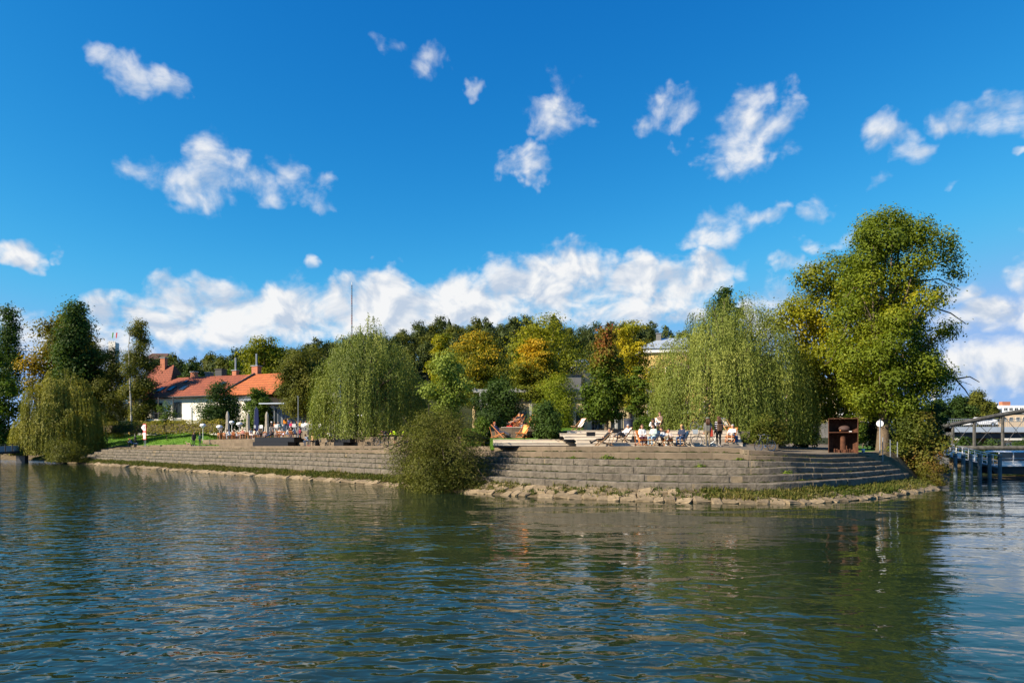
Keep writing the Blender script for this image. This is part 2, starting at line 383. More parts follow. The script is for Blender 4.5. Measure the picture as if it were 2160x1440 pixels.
# mortar bed under the blocks
V = []; Q = []
I_ = np.arange(ipx(150), ipx(1956), 2.0)
prof = []
for k in (5, 4, 3, 2, 1, 0): prof += [(k, k+1, -.16), (k, k, -.03)]
for a, i in enumerate(I_):
    for o_, k, dz in prof: V.append((*off(i, float(oc(o_, i))+.022), float(lev(k, i))+dz))
    V.append((*off(i, float(oc(0, i))+1.0), float(lev(0, i))-.05))
m_ = len(prof)+1
for a in range(len(I_)-1):
    for b in range(m_-1): Q.append((a*m_+b, (a+1)*m_+b, (a+1)*m_+b+1, a*m_+b+1))
obj('mortar_bed', V, Q, M_MORT, steps)

# dirt and moss where tread meets riser, painted dark to double as shadow line
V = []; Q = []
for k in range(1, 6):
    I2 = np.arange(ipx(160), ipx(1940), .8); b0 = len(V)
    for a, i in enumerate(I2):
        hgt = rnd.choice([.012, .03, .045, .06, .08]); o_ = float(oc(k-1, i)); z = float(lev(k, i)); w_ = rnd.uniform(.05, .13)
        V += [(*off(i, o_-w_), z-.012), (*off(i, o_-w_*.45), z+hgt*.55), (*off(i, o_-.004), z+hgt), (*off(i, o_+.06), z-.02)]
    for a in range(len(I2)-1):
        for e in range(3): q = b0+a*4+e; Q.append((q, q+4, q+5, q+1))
tag(obj('joint_dirt_shade', V, Q, bsdf_mat('joint_dirt_shade', (.022,.019,.010), .95, .1, var=.4, vscale=3, col2=(.035,.042,.012)), steps), kind='stuff')

# ---------------------------------------------------------------- sloping bank below the steps
V = []; Q = []
for a, o_, in enumerate((-1.2, -.2, .35, .9, 1.5, 2.2)):
    for i in range(0, len(BK), 2):
        z = [-.8, -.08, .16, .40, float(lev(6, i)), float(lev(6, i))+.02][a]
        V.append((*off(i, o_), z+rnd.uniform(-.03, .03)))
n_ = len(range(0, len(BK), 2))
for a in range(5):
    for b in range(n_-1): Q.append((a*n_+b, a*n_+b+1, (a+1)*n_+b+1, (a+1)*n_+b))
tag(obj('river_bank', V, Q, M_EARTH), kind='structure')
for pa, pb in ((-420, 168), (1948, 2012)):
    I = np.arange(ipx(pa), ipx(pb), 2.0); V = []; Q = []
    for i in I:
        w_ = np.clip((np.interp(i, np.arange(len(BP)), BP)-1948)/16, 0, 1) if pa > 0 else 1.0; T_ = float(oc(0, i))-FOOT
        for o_, f in ((0, 0), (.35, .4), (.75, .8), (1.05, 1.0), (1.5, 1.0)): V.append((*off(i, FOOT+o_*T_), .55+(float(lev(0, i))-.57)*f*(.3+.7*w_)+rnd.uniform(-.03, .03)))
    for a in range(len(I)-1):
        for b in range(4): Q.append((a*5+b, (a+1)*5+b, (a+1)*5+b+1, a*5+b+1))
    tag(obj('bank_slope', V, Q, M_EARTH), kind='structure')
# riprap: each stone its own piece
rip = thing('riprap', 'rough pale stones laid along the foot of the bank at the waterline', 'rocks', (0,0,0))
def rock(seed):
    r = random.Random(seed); b = bmesh.new(); bmesh.ops.create_cube(b, size=1)
    bmesh.ops.bevel(b, geom=b.edges[:], offset=.13, segments=1, affect='EDGES')
    for v in b.verts: v.co += Vector((r.uniform(-.09,.09), r.uniform(-.09,.09), r.uniform(-.08,.08)))
    me = bpy.data.meshes.new('bank_stone'); b.to_mesh(me); b.free(); me.materials.append(M_STONE2); return me
rocks = [rock(k) for k in range(8)]
def put_rock(i, o_, sx_, sy, sz):
    p = off(i, o_); t_ = _t[int(i)]
    o = bpy.data.objects.new('bank_stone', rocks[rnd.randrange(8)]); COL.objects.link(o); o.parent = rip
    z = np.interp(o_, [-.2, .35, .9, 1.5], [-.06, .14, .38, .60])
    o.location = (*p, z-sz*.12); o.scale = (sx_, sy, sz)
    o.rotation_euler = (rnd.uniform(.25,.5), rnd.uniform(-.15,.15), math.atan2(t_[1], t_[0])+rnd.uniform(-.35,.35))
nst = 0
i = ipx(200)
while i < ipx(1975):
    px = BP[int(i)]; s = rnd.uniform(.45, .95) if px > 1000 else rnd.uniform(.6, 1.3)
    if not (840 < px < 960) and rnd.random() < (.95 if px > 1000 else .85):
        put_rock(i+s*2, rnd.uniform(.0, .22), s*1.05, rnd.uniform(.45,.7), rnd.uniform(.26,.4)); nst += 1
    i += s*4
for row, o0 in ((1, .62), (2, 1.05)):
    i = ipx(1000)
    while i < ipx(1500 if row == 1 else 1420):
        s = rnd.uniform(.45, 1.0)
        if rnd.random() < .85: put_rock(i+s*2, o0+rnd.uniform(-.06,.06), s*1.02, rnd.uniform(.42,.6), rnd.uniform(.2,.3)); nst += 1
        i += s*4
for k in range(46):
    put_rock(rnd.uniform(ipx(1500), ipx(1985)), rnd.uniform(.3, .9), rnd.uniform(.3,.7), rnd.uniform(.3,.5), rnd.uniform(.2,.32))
print('rocks', nst)

# ================================================================ ground behind the steps
EDGE = off(np.arange(0, len(BK)), oc(0, np.arange(0, len(BK)))+.06)
ZT = lev(0, np.arange(0, len(BK)))
def edge_dist(X, Y):
    """distance behind the top edge of the steps, and the level of that edge"""
    pts = np.stack([X.ravel(), Y.ravel()], 1); D = np.empty(len(pts)); K = np.empty(len(pts), int)
    E = EDGE[::2]; nn = NI[::2]
    for a in range(0, len(pts), 4000):
        q = pts[a:a+4000]; dd = ((q[:, None, :]-E[None])**2).sum(2); k = dd.argmin(1)
        s_ = ((q-E[k])*nn[k]).sum(1); D[a:a+4000] = np.sign(s_)*np.sqrt(dd.min(1)); K[a:a+4000] = k*2
    return D.reshape(X.shape), K.reshape(X.shape)
def ground(X, Y):
    X = np.asarray(X, float); Y = np.asarray(Y, float)
    D, K = edge_dist(X, Y); base = ZT[K]; px = X/Y*F+1080
    lawn = np.interp(D, [0, 2.4, 9.5, 13, 60], [0, .05, 2.15, 2.3, 2.5])
    mid = np.interp(D, [0, 3.6, 4.4, 9, 14, 60], [0, 0, .45, .55, .85, 1.0])
    right = np.interp(D, [0, 4, 30, 60], [0, .06, .95, 1.4])
    wl = np.clip((470-px)/40, 0, 1); wr = np.clip((px-1610)/40, 0, 1)
    z = base+mid*(1-wl-wr)+lawn*wl+right*wr
    return z, D, px
gs = .5
gx = np.arange(-78, 46, gs); gy = np.arange(33, 132, gs)
GX, GY = np.meshgrid(gx, gy)
GZ, GD, GP = ground(GX, GY)
GZ = GZ - .006
ok = GD > .02
idx = np.arange(GX.size).reshape(GX.shape)
q = np.stack([idx[:-1, :-1], idx[:-1, 1:], idx[1:, 1:], idx[1:, :-1]], -1).reshape(-1, 4)
okq = ok.ravel()[q].all(1); q = q[okq]
cp = GP.ravel()[q].mean(1); cd = GD.ravel()[q].mean(1)
isl_ = ((cp < 462) & (cd > 2.3)) | ((cp > 1800) & (cd > 1.6))
V = np.stack([GX.ravel(), GY.ravel(), GZ.ravel()], 1)
def grass_mat(name, a, b, s=.8):
    return bsdf_mat(name, a, .9, .15, var=.25, vscale=s, bump=1.0, bscale=14, col2=b)
M_LAWN = grass_mat('lawn_grass', (.085,.19,.02), (.14,.26,.035))
def sub(name, mask, mat):
    qq = q[mask]; u, inv = np.unique(qq, return_inverse=True)
    return tag(np_mesh(name, V[u], inv.reshape(-1, 4), mat), kind='structure')
sub('lawn', isl_, M_LAWN); sub('pavement', ~isl_, M_PAVE)
M_FIELD = bsdf_mat('far_ground', (.07,.085,.03), .95, .1, var=.35, vscale=.05, col2=(.12,.10,.06))
fg = MB(); E2 = [tuple(off(i, 14)) for i in range(0, len(BK), 8)]
ring = [(x, y, 1.55) for x, y in E2]+[(2500, 400, 1.55), (2500, 4000, 1.55), (-2500, 4000, 1.55), (-2500, 160, 1.55)]
fg.add(ring, [tuple(range(len(ring)))[::-1]])
tag(fg.build('ground', M_FIELD), kind='structure')
def gz(x, y): return float(ground(np.array([x]), np.array([y]))[0][0])
# ================================================================ vegetation
def leaf_mat(name, stops, transl=.32, rough=.55, spec=.12):
    """leaf pigment runs over the face attribute 'tint' (0..1)"""
    if name in MATS: return MATS[name]
    m = bpy.data.materials.new(name); m.use_nodes = True; t = m.node_tree
    b = t.nodes['Principled BSDF']; b.inputs['Roughness'].default_value = rough; b.inputs['Specular IOR Level'].default_value = spec
    a = nd(t, 'ShaderNodeAttribute', attribute_name='tint'); r = nd(t, 'ShaderNodeValToRGB')
    cr = r.color_ramp
    while len(cr.elements) > 1: cr.elements.remove(cr.elements[-1])
    for k, (p, c) in enumerate(stops):
        e = cr.elements[0] if k == 0 else cr.elements.new(p)
        e.position = p; e.color = (*[min(.7, v*k_) for v, k_ in zip(c, (1.72, 1.72, 1.2))], 1)
    lk(t, a.outputs['Fac'], r.inputs[0]); lk(t, r.outputs[0], b.inputs['Base Color'])
    if transl:
        tr = nd(t, 'ShaderNodeBsdfTranslucent'); h = nd(t, 'ShaderNodeHueSaturation'); h.inputs['Value'].default_value = 1.25; h.inputs['Saturation'].default_value = 1.1
        lk(t, r.outputs[0], h.inputs['Color']); lk(t, h.outputs[0], tr.inputs['Color'])
        mx = nd(t, 'ShaderNodeMixShader'); mx.inputs[0].default_value = transl
        lk(t, b.outputs[0], mx.inputs[1]); lk(t, tr.outputs[0], mx.inputs[2]); lk(t, mx.outputs[0], t.nodes['Material Output'].inputs[0])
    MATS[name] = m; return m
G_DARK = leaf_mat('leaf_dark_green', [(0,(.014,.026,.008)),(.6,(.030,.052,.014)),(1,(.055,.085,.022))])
G_MID = leaf_mat('leaf_mid_green', [(0,(.028,.045,.008)),(.6,(.055,.085,.014)),(1,(.10,.125,.02))])
G_ASH = leaf_mat('leaf_ash', [(0,(.034,.052,.008)),(.55,(.082,.105,.012)),(.85,(.14,.145,.014)),(1,(.22,.18,.014))])
G_YEL = leaf_mat('leaf_yellowing', [(0,(.060,.075,.008)),(.45,(.13,.13,.010)),(1,(.28,.21,.012))])
G_LOC = leaf_mat('leaf_honey_locust', [(0,(.040,.055,.008)),(.42,(.090,.095,.012)),(.60,(.22,.155,.012)),(1,(.40,.20,.012))])
G_OLV = leaf_mat('leaf_olive', [(0,(.032,.040,.010)),(.6,(.070,.075,.016)),(1,(.12,.11,.024))])
G_OCH = leaf_mat('leaf_ochre', [(0,(.045,.048,.010)),(.5,(.10,.085,.012)),(1,(.22,.14,.018))])
G_WIL = leaf_mat('leaf_willow', [(0,(.042,.060,.014)),(.55,(.095,.115,.026)),(.9,(.165,.175,.05)),(1,(.26,.25,.10))], transl=.25, spec=.2)
G_WILY = leaf_mat('leaf_yellow_willow', [(0,(.052,.060,.014)),(.55,(.115,.115,.026)),(1,(.20,.175,.05))], transl=.25)
G_LITE = leaf_mat('leaf_light', [(0,(.045,.070,.014)),(.55,(.11,.14,.030)),(1,(.21,.24,.07))])
G_MAP = leaf_mat('leaf_maple', [(0,(.030,.052,.009)),(.42,(.065,.090,.014)),(.62,(.10,.085,.018)),(.8,(.12,.055,.018)),(1,(.17,.035,.018))])
G_SHR = leaf_mat('leaf_river_shrub', [(0,(.030,.034,.010)),(.5,(.062,.068,.016)),(.8,(.10,.095,.028)),(1,(.15,.085,.04))])
G_RED = leaf_mat('leaf_reddish_shrub', [(0,(.022,.032,.008)),(.5,(.052,.064,.012)),(.8,(.085,.072,.018)),(1,(.10,.045,.02))])
G_BMB = leaf_mat('leaf_fine_yellow_green', [(0,(.045,.065,.008)),(.5,(.10,.125,.014)),(1,(.17,.17,.022))])
G_HILL = leaf_mat('leaf_hill', [(0,(.018,.028,.011)),(.6,(.038,.050,.017)),(1,(.068,.076,.024))], transl=.15)
G_CON = leaf_mat('needles', [(0,(.012,.020,.010)),(1,(.032,.045,.018))], transl=0)
G_GRASS = leaf_mat('grass_blades', [(0,(.020,.032,.007)),(.45,(.042,.054,.012)),(.75,(.085,.078,.028)),(1,(.14,.105,.05))])
G_HEDGE = leaf_mat('leaf_hedge', [(0,(.05,.055,.012)),(.6,(.12,.11,.02)),(1,(.19,.14,.025))])
M_BARK = bsdf_mat('bark', (.10,.08,.058), .95, .1, var=.4, vscale=6, streak=(3,3,.6), bump=1, bscale=14)
M_BARKL = bsdf_mat('pale_bark', (.14,.105,.072), .95, .1, var=.35, vscale=6, streak=(3,3,.6), bump=.8, bscale=14)
M_BIRCH = bsdf_mat('birch_bark', (.62,.60,.55), .8, .2, var=.0, vscale=5, streak=(.8,.8,3), col2=(.10,.09,.08))
def unit(v): return v/np.maximum(1e-6, np.linalg.norm(v, axis=-1, keepdims=True))
def leaves(C, out, L, Wd, g, droop=None, up=.35, rnd_=.9):
    """one rhombic leaf (or leaf spray) for each centre"""
    n = len(C)
    if droop is None:
        N = unit(out*1.0+np.array([0, 0, up])+g.normal(0, .42, (n, 3)))
        A = unit(np.cross(N, g.normal(0, 1, (n, 3))))
    else:
        A = droop; N = out*1.1+g.normal(0, .55, (n, 3)); N = unit(N-A*(N*A).sum(1, keepdims=True))
    B = np.cross(N, A); s = g.uniform(.65, 1.3, (n, 1))
    a = A*L/2*s; b = B*Wd/2*s; k = N*L*.10*s
    V = np.stack([C-a, C+b+k, C+a, C-b+k], 1).reshape(-1, 3)
    return V, np.arange(4*n).reshape(n, 4)
def vnoise(P, sc, seed):
    """cheap smooth 3D value noise 0..1"""
    g = np.random.default_rng(seed); T = g.random((16, 16, 16)); q = P*sc+g.uniform(0, 16, 3); i = np.floor(q).astype(int); f = q-i; f = f*f*(3-2*f)
    r = 0
    for dx in (0, 1):
        for dy in (0, 1):
            for dz in (0, 1):
                w = (f[:, 0] if dx else 1-f[:, 0])*(f[:, 1] if dy else 1-f[:, 1])*(f[:, 2] if dz else 1-f[:, 2])
                r = r+w*T[(i[:, 0]+dx) % 16, (i[:, 1]+dy) % 16, (i[:, 2]+dz) % 16]
    return r
PROF = {  # half width (0..1) against height in the crown (0..1)
 'round': ([0,.15,.45,.75,.92,1],[.55,.85,1,.85,.5,.15]), 'oval': ([0,.2,.45,.7,.9,1],[.45,.85,1,.75,.4,.12]),
 'column': ([0,.15,.5,.8,1],[.6,.95,1,.75,.2]), 'spire': ([0,.1,.3,.6,.85,1],[.55,.95,1,.66,.34,.08]),
 'dome': ([0,.3,.6,.85,1],[.95,1,.85,.5,.15]), 'shrub': ([0,.3,.6,.85,1],[.9,1,.88,.55,.2]), 'ash': ([0,.12,.35,.6,.8,.92,1],[.5,.8,1,.97,.88,.7,.35])}
def lobes_in(w, dp, z0, z1, prof, n, g, rs=.34):
    xs, ys = PROF[prof]; L = []
    for k in range(n):
        t = (k+.5+g.uniform(-.3, .3))/n; hw = np.interp(t, xs, ys); th = k*2.4+g.uniform(-.5, .5)
        r = rs*w*(.55+.5*hw)*g.uniform(.75, 1.2)
        e = max(0, hw-r/w*.85)*g.uniform(.75, 1.0)
        zc = z0+(z1-z0)*t; zc = min(max(zc, z0+r*.5), z1-r*.75)
        L.append((np.array([math.cos(th)*e*w, math.sin(th)*e*dp, zc]), np.array([r, r, r*g.uniform(.7, .95)])))
    hw = np.interp(.5, xs, ys)
    for t in np.linspace(.12, .9, 4):
        hw = np.interp(t, xs, ys); r = hw*w*.55
        L.append((np.array([0, 0, z0+(z1-z0)*t]), np.array([r, r*dp/w, min(r, (z1-z0)*.2)])))
    return L
def crown_leaves(L, n, per, cr, g, flat=.8, shell=.62):
    C0 = np.array([l[0] for l in L]); R0 = np.array([l[1] for l in L]); w = (R0[:, 0]**2); w = w/w.sum()
    k = g.choice(len(L), n*2, p=w); d = unit(g.normal(0, 1, (n*2, 3))+np.array([0, 0, .15]))
    r = shell+(1-shell)*g.random((n*2, 1))**.6
    P = C0[k]+d*R0[k]*r
    q = ((P[:, None]-C0[None])/R0[None]); q = (q**2).sum(2); q[np.arange(len(P)), k] = 9
    P = P[q.min(1) > .42][:n]; d = d[q.min(1) > .42][:n]
    m = len(P); O = np.repeat(P, per, 0)
    off_ = np.clip(g.normal(0, 1, (m*per, 3)), -1.7, 1.7)*cr*np.array([1, 1, flat])*np.repeat(g.uniform(.6, 1.3, (m, 1)), per, 0)
    out = np.repeat(d, per, 0)
    return O+off_, unit(out+off_/cr*.35), np.repeat(np.arange(m), per), P
def limbs(mb, base, r0, fork, tips, g, droop=0.0, n=7):
    top = Vector((base[0]+g.normal(0, .15), base[1]+g.normal(0, .15), fork))
    b = Vector(base)
    mb.tube([b-Vector((0,0,.3)), b+Vector((0,0,.15)), b.lerp(top, .5)+Vector((g.normal(0,.08), g.normal(0,.08), 0)), top], [r0*1.5, r0*1.12, r0*.9, r0*.75], n)
    for t_ in tips:
        e = Vector(t_); s = b.lerp(top, g.uniform(.7, 1.0)); mid = s.lerp(e, .5)+Vector((g.normal(0,.2), g.normal(0,.2), abs(e.z-s.z)*.12))
        q = r0*g.uniform(.35, .55)
        mb.tube([s, mid, e], [q, q*.6, q*.18], 5)
def tree(name, label, px0, px1, ytop, ybot, d, prof, mat, nleaf, ls, seed, bark=None, trunk_r=None, nl=9, flat=.8, depth=1.0, per=24, cr=None,
         bias=0.0, grad=0.0, patch=.5, gzv=None, trunk_px=None, group=None, cat='tree', rs=.34, lw=.6, shell=.62, twigs=0, up=.35, pscale=.35, extra=None):
    g = np.random.default_rng(seed)
    x = xat((px0+px1)/2, d); w = (px1-px0)/2/F*d; z0, z1 = zat(ybot, d), zat(ytop, d)
    gzz = gz(x, d) if gzv is None else gzv
    T = thing(name, label, cat, (x, d, gzz), group=group)
    z0 -= gzz; z1 -= gzz
    L = lobes_in(w, w*depth, z0, z1, prof, nl, g, rs)
    if extra: L += [(np.array([xat(a, d)-x, yy, zat(b, d)-gzz]), np.array([r, r, r*.8])) for a, b, yy, r in extra]
    cr = cr or w*.13
    C, out, ci, P = crown_leaves(L, max(6, nleaf//per), per, cr, g, flat, shell)
    if prof == 'shrub': C[:, 2] = np.abs(C[:, 2])
    V, Q = leaves(C, out, ls, ls*lw, g, up=up)
    cl = g.random(P.shape[0])[ci]
    tint = .20*g.random(len(C))+.30*cl+patch*(vnoise(C, pscale/max(.6, w*.3), seed)-.5)+.22+bias+grad*((C[:, 2]-z0)/(z1-z0)-.5)
    np_mesh('crown', V, Q, mat, T, np.clip(tint, 0, 1))
    mb = MB(); tx = 0 if trunk_px is None else xat(trunk_px, d)-x
    tips = [l[0] for l in L[:nl]]
    r = trunk_r or max(.05, w*.06)
    limbs(mb, (tx, 0, 0), r, max(z0*1.05, z0+(z1-z0)*.22) if prof != 'shrub' else (z1-z0)*.15+z0*.3, tips, g)
    for k in range(twigs):
        p = P[g.integers(len(P))]; e = p+unit(p-np.array([0, 0, (z0+z1)/2]))*g.uniform(.6, 1.4)
        mb.tube([p*.75+np.array([0,0,.25*z1]), (p+e)/2+g.normal(0,.1,3), e], [.04, .025, .01], 4)
    mb.build('trunk', bark or M_BARK, T, smooth=True)
    return T
def willow(name, label, px0, px1, ytop, ybot, d, mat, seed, nh=110, ns=15, step=.13, leaf=.17, gzv=None, shape=1.0, lean=0.0, hl=1.0, skirt=1.0, depth=.9, shp=None):
    """weeping willow: limbs arch up and out, curtains of thin shoots hang from them"""
    g = np.random.default_rng(seed)
    x = xat((px0+px1)/2, d); w = (px1-px0)/2/F*d; zb, zt = zat(ybot, d), zat(ytop, d)
    gzz = gz(x, d) if gzv is None else gzv
    T = thing(name, label, 'tree', (x, d, gzz)); zb -= gzz; zt -= gzz; H = zt-zb
    k = np.arange(nh); t = (k+.5)/nh
    hz = 1-t**.85*.86                                       # height of each curtain head, top first
    rad = np.interp(hz, [0, .3, .55, .75, .9, 1], [1, 1, .93, .72, .45, .12])*np.where(g.random(nh) < .30, g.uniform(.35, .8, nh), g.uniform(.86, 1.0, nh))
    if shp is not None: rad = rad*np.interp(hz, *shp)
    th = k*2.39996+g.uniform(-.4, .4, nh)
    hx = np.cos(th)*rad*w*.9+lean*w*hz; hy = np.sin(th)*rad*w*depth*.9; hh = zb+hz*H*.97
    lm = 1.04+.04*np.sin(3*th+seed)+.04*np.sin(5*th+2*seed+hz*4); hx = hx*lm; hy = hy*lm; hh = zb+(hh-zb)*(1+.07*np.sin(2*th+seed*1.7)+g.normal(0, .03, nh))
    HP = np.stack([hx, hy, hh], 1); O = np.stack([np.cos(th), np.sin(th), 0*th], 1)
    S = []; ci = []
    Cs, As = [], []
    On = []
    for a in range(nh):
        sp_ = g.uniform(.035, .075)*w; tg = np.array([-O[a][1], O[a][0], 0])
        Lmax = hh[a]-zb*.98; Lh = g.uniform(.35, 1.0)
        for s in range(ns):
            o = unit(O[a]+tg*g.normal(0, .5)+np.array([0, 0, g.normal(0, .1)])); p0 = HP[a]+tg*g.normal(0, 1.5)*sp_+O[a]*g.normal(0, .8)*sp_+np.array([0, 0, g.normal(0, .6)*sp_])
            Ls = min(Lmax+.3, Lh*g.uniform(.55, 1.0)*H*.62*hl)
            Ls = max(.7, Ls*skirt)
            tt = np.arange(0, Ls, step)+g.uniform(0, step); ar = .09*w*g.uniform(.3, 1.5)
            pos = p0+o*(ar*(1-np.exp(-tt/.7)))[:, None]+np.stack([0.05*np.sin(tt*.9+s), .05*np.cos(tt*.8+s*2), .32*np.exp(-((tt-.4)/.4)**2)-tt*.98], 1)
            dirn = np.gradient(pos, axis=0) if len(tt) > 1 else np.array([[0, 0, -1.]])
            m = len(tt)
            Cs.append(pos+g.normal(0, .045, (m, 3))); As.append(unit(unit(dirn)+g.normal(0, .36, (m, 3)))); ci.append(np.full(m, a*.37+g.random()*.2))
            q_ = pos-HP[a]+O[a]*.35*w*.2; q_[:, 2] = .12; On.append(unit(unit(q_)*.7+O[a]*.6))
    ON = np.concatenate(On)
    C = np.concatenate(Cs); A = np.concatenate(As); cv = np.concatenate(ci) % 1
    keep = C[:, 2] > zb*.92; C = C[keep]; A = A[keep]; cv = cv[keep]; ON = ON[keep]
    V, Q = leaves(C, ON, leaf, leaf*.34, g, droop=A)
    tint = .25*g.random(len(C))+.30*cv+.5*(vnoise(C, .5, seed)-.5)+.25
    np_mesh('crown', V, Q, mat, T, np.clip(tint, 0, 1))
    mb = MB(); b = Vector((0, 0, -.3))
    r0 = w*.085
    fk = Vector((0, 0, zb+H*.25))
    mb.tube([b, Vector((.1, 0, .3)), fk], [r0*1.5, r0*1.1, r0*.8], 8)
    for a in range(0, nh, 3):
        e = Vector(HP[a]); s = fk+Vector((0, 0, g.uniform(-.3, .6))); m1 = s.lerp(e, .45)+Vector((0, 0, H*.10))
        mb.tube([s, m1, e], [r0*.35, r0*.2, r0*.06], 5)
    mb.build('trunk', M_BARK, T, smooth=True)
    return T

# ---------------------------------------------------------------- wooded hill
HPX = [-300,100,250,340,460,560,640,720,800,860,930,1000,1070,1150,1230,1320,1400,1470,1560,1700,2000,2500]
HSK = [925,925,880,836,826,818,802,790,786,762,750,745,752,756,754,752,768,792,820,880,925,930]       # row of the hill's ridge line (ground)
RID = 285.0
hx = np.arange(-420, 320, 10.0); hy = np.arange(150, 520, 10.0)
HX, HYY = np.meshgrid(hx, hy)
def hillz(X, Y):
    # ridge at y = RID; the column of a point at the ridge gives its height
    rz = CAMZ+(HY-np.interp(X/RID*F+1080, HPX, HSK))/F*RID
    t = np.clip((Y-165)/(RID-165), 0, 1); s = t*t*(3-2*t)*.5+t*.5
    return 1.2+np.maximum(0, rz-1.2)*np.where(Y < RID, s, np.clip(1-(Y-RID)/400, .3, 1))
HZ = hillz(HX, HYY); idh = np.arange(HX.size).reshape(HX.shape)
tag(np_mesh('hill', np.stack([HX.ravel(), HYY.ravel(), HZ.ravel()], 1), np.stack([idh[:-1, :-1], idh[:-1, 1:], idh[1:, 1:], idh[1:, :-1]], -1).reshape(-1, 4),
            bsdf_mat('forest_floor', (.03,.035,.015), .95, .1, var=.3, vscale=.1), smooth=True), kind='structure')
def proto(label, prof, mat, nleaf, w, h, ls, seed, z0=.25, conifer=False, group='trees on the wooded hill'):
    g = np.random.default_rng(seed)
    T = thing('conifer' if conifer else 'hill_tree', label, 'tree', (0, 0, 0), group=group)
    if conifer:
        tiers = 11; C = []; out = []
        for k in range(tiers):
            t = k/(tiers-1); z = h*(z0+(1-z0)*t); r = w*(1-t)**.8*g.uniform(.75, 1.1)+.25; n = int(nleaf*(1-t*.8)/tiers*1.6)
            th = g.uniform(0, 6.28, n); q = r*np.sqrt(g.random(n))
            C.append(np.stack([np.cos(th)*q, np.sin(th)*q, z-q*.35+g.normal(0, h*.012, n)], 1)); out.append(np.stack([np.cos(th), np.sin(th), 0*th], 1))
        C = np.concatenate(C); out = np.concatenate(out); ci = g.random(len(C))
    else:
        L = lobes_in(w, w, h*z0, h, prof, 9, g, .36)
        C, out, c_, P = crown_leaves(L, nleaf//18, 18, w*.15, g, .75); ci = g.random(len(P))[c_]
    V, Q = leaves(C, out, ls, ls*.7, g)
    np_mesh('crown', V, Q, mat, T, np.clip(.4*g.random(len(C))+.35*ci+.1+.3*(vnoise(C, .3, seed)-.5), 0, 1))
    mb = MB(); mb.tube([(0,0,-1.5), (0,0,h*.35), (0,0,h*.8)], [w*.09, w*.07, w*.02], 6); mb.build('trunk', M_BARK, T)
    return T
HT = [proto('dark green broadleaf tree on the wooded hill', 'round', G_HILL, 2600, 4.6, 14, .62, 101), proto('dark green broadleaf tree on the wooded hill', 'oval', G_HILL, 2600, 4.0, 16, .62, 102),
      proto('dark green broadleaf tree on the wooded hill', 'dome', G_HILL, 2600, 5.2, 13, .62, 103), proto('dark green broadleaf tree on the wooded hill', 'round', G_HILL, 2600, 4.4, 15, .62, 104, .4)]
HO = [proto('olive green broadleaf tree on the wooded hill', 'round', G_OLV, 2600, 4.6, 14, .62, 105, group='olive trees on the hill'), proto('olive green broadleaf tree on the wooded hill', 'oval', G_OLV, 2400, 4.2, 14, .62, 106, group='olive trees on the hill')]
HC = [proto('dark conifer rising on the hill ridge', 'oval', G_CON, 2400, 2.9, 17, .6, 107, .25, True, 'conifers on the hill'), proto('dark conifer rising on the hill ridge', 'oval', G_CON, 2200, 4.0, 17, .7, 108, .5, True, 'conifers on the hill')]
used = set(); rh = random.Random(5)
def place(T, x, y, s, where=None):
    z = float(hillz(np.array(x), np.array(y)))-.6
    if id(T) not in used: used.add(id(T)); T.location = (x, y, z); T.rotation_euler = (0, 0, rh.uniform(0, 6)); T.scale = (s, s, s*rh.uniform(.9, 1.1))
    else: T = dup(T, (x, y, z), rh.uniform(0, 6), scale=(s, s, s*rh.uniform(.9, 1.1)))
    if where: T['label'] = ('olive green' if 'olive' in T['label'] else 'dark green')+' broadleaf tree on the '+where+' of the wooded hill'; T['group'] = T['label'].split()[0]+' trees on the '+where
for row, y in enumerate((286, 272, 259, 246, 233, 220, 207)):
    px = 318+rh.uniform(0, 20)
    while px < 1640:
        x = xat(px, y); s = rh.uniform(.8, 1.15)
        if row >= 5 and 650 < px < 900: px += 40; continue
        T = rh.choice(HO) if rh.random() < (.12+.05*row) else rh.choice(HT)
        place(T, x, y+rh.uniform(-4, 4), s, 'ridge' if row == 0 else 'upper slope' if row < 4 else 'lower slope'); px += rh.uniform(21, 36)*(1+.05*row)
for px, s in ((672,.62),(790,.65),(905,.72),(948,.85),(1012,.85),(1060,.7),(1268,.75),(1376,.85),(1398,.75)):
    place(HC[1] if px in (948, 958, 1012, 1022, 905, 1060) else HC[0], xat(px, 276), 276+rh.uniform(-6, 6), s)
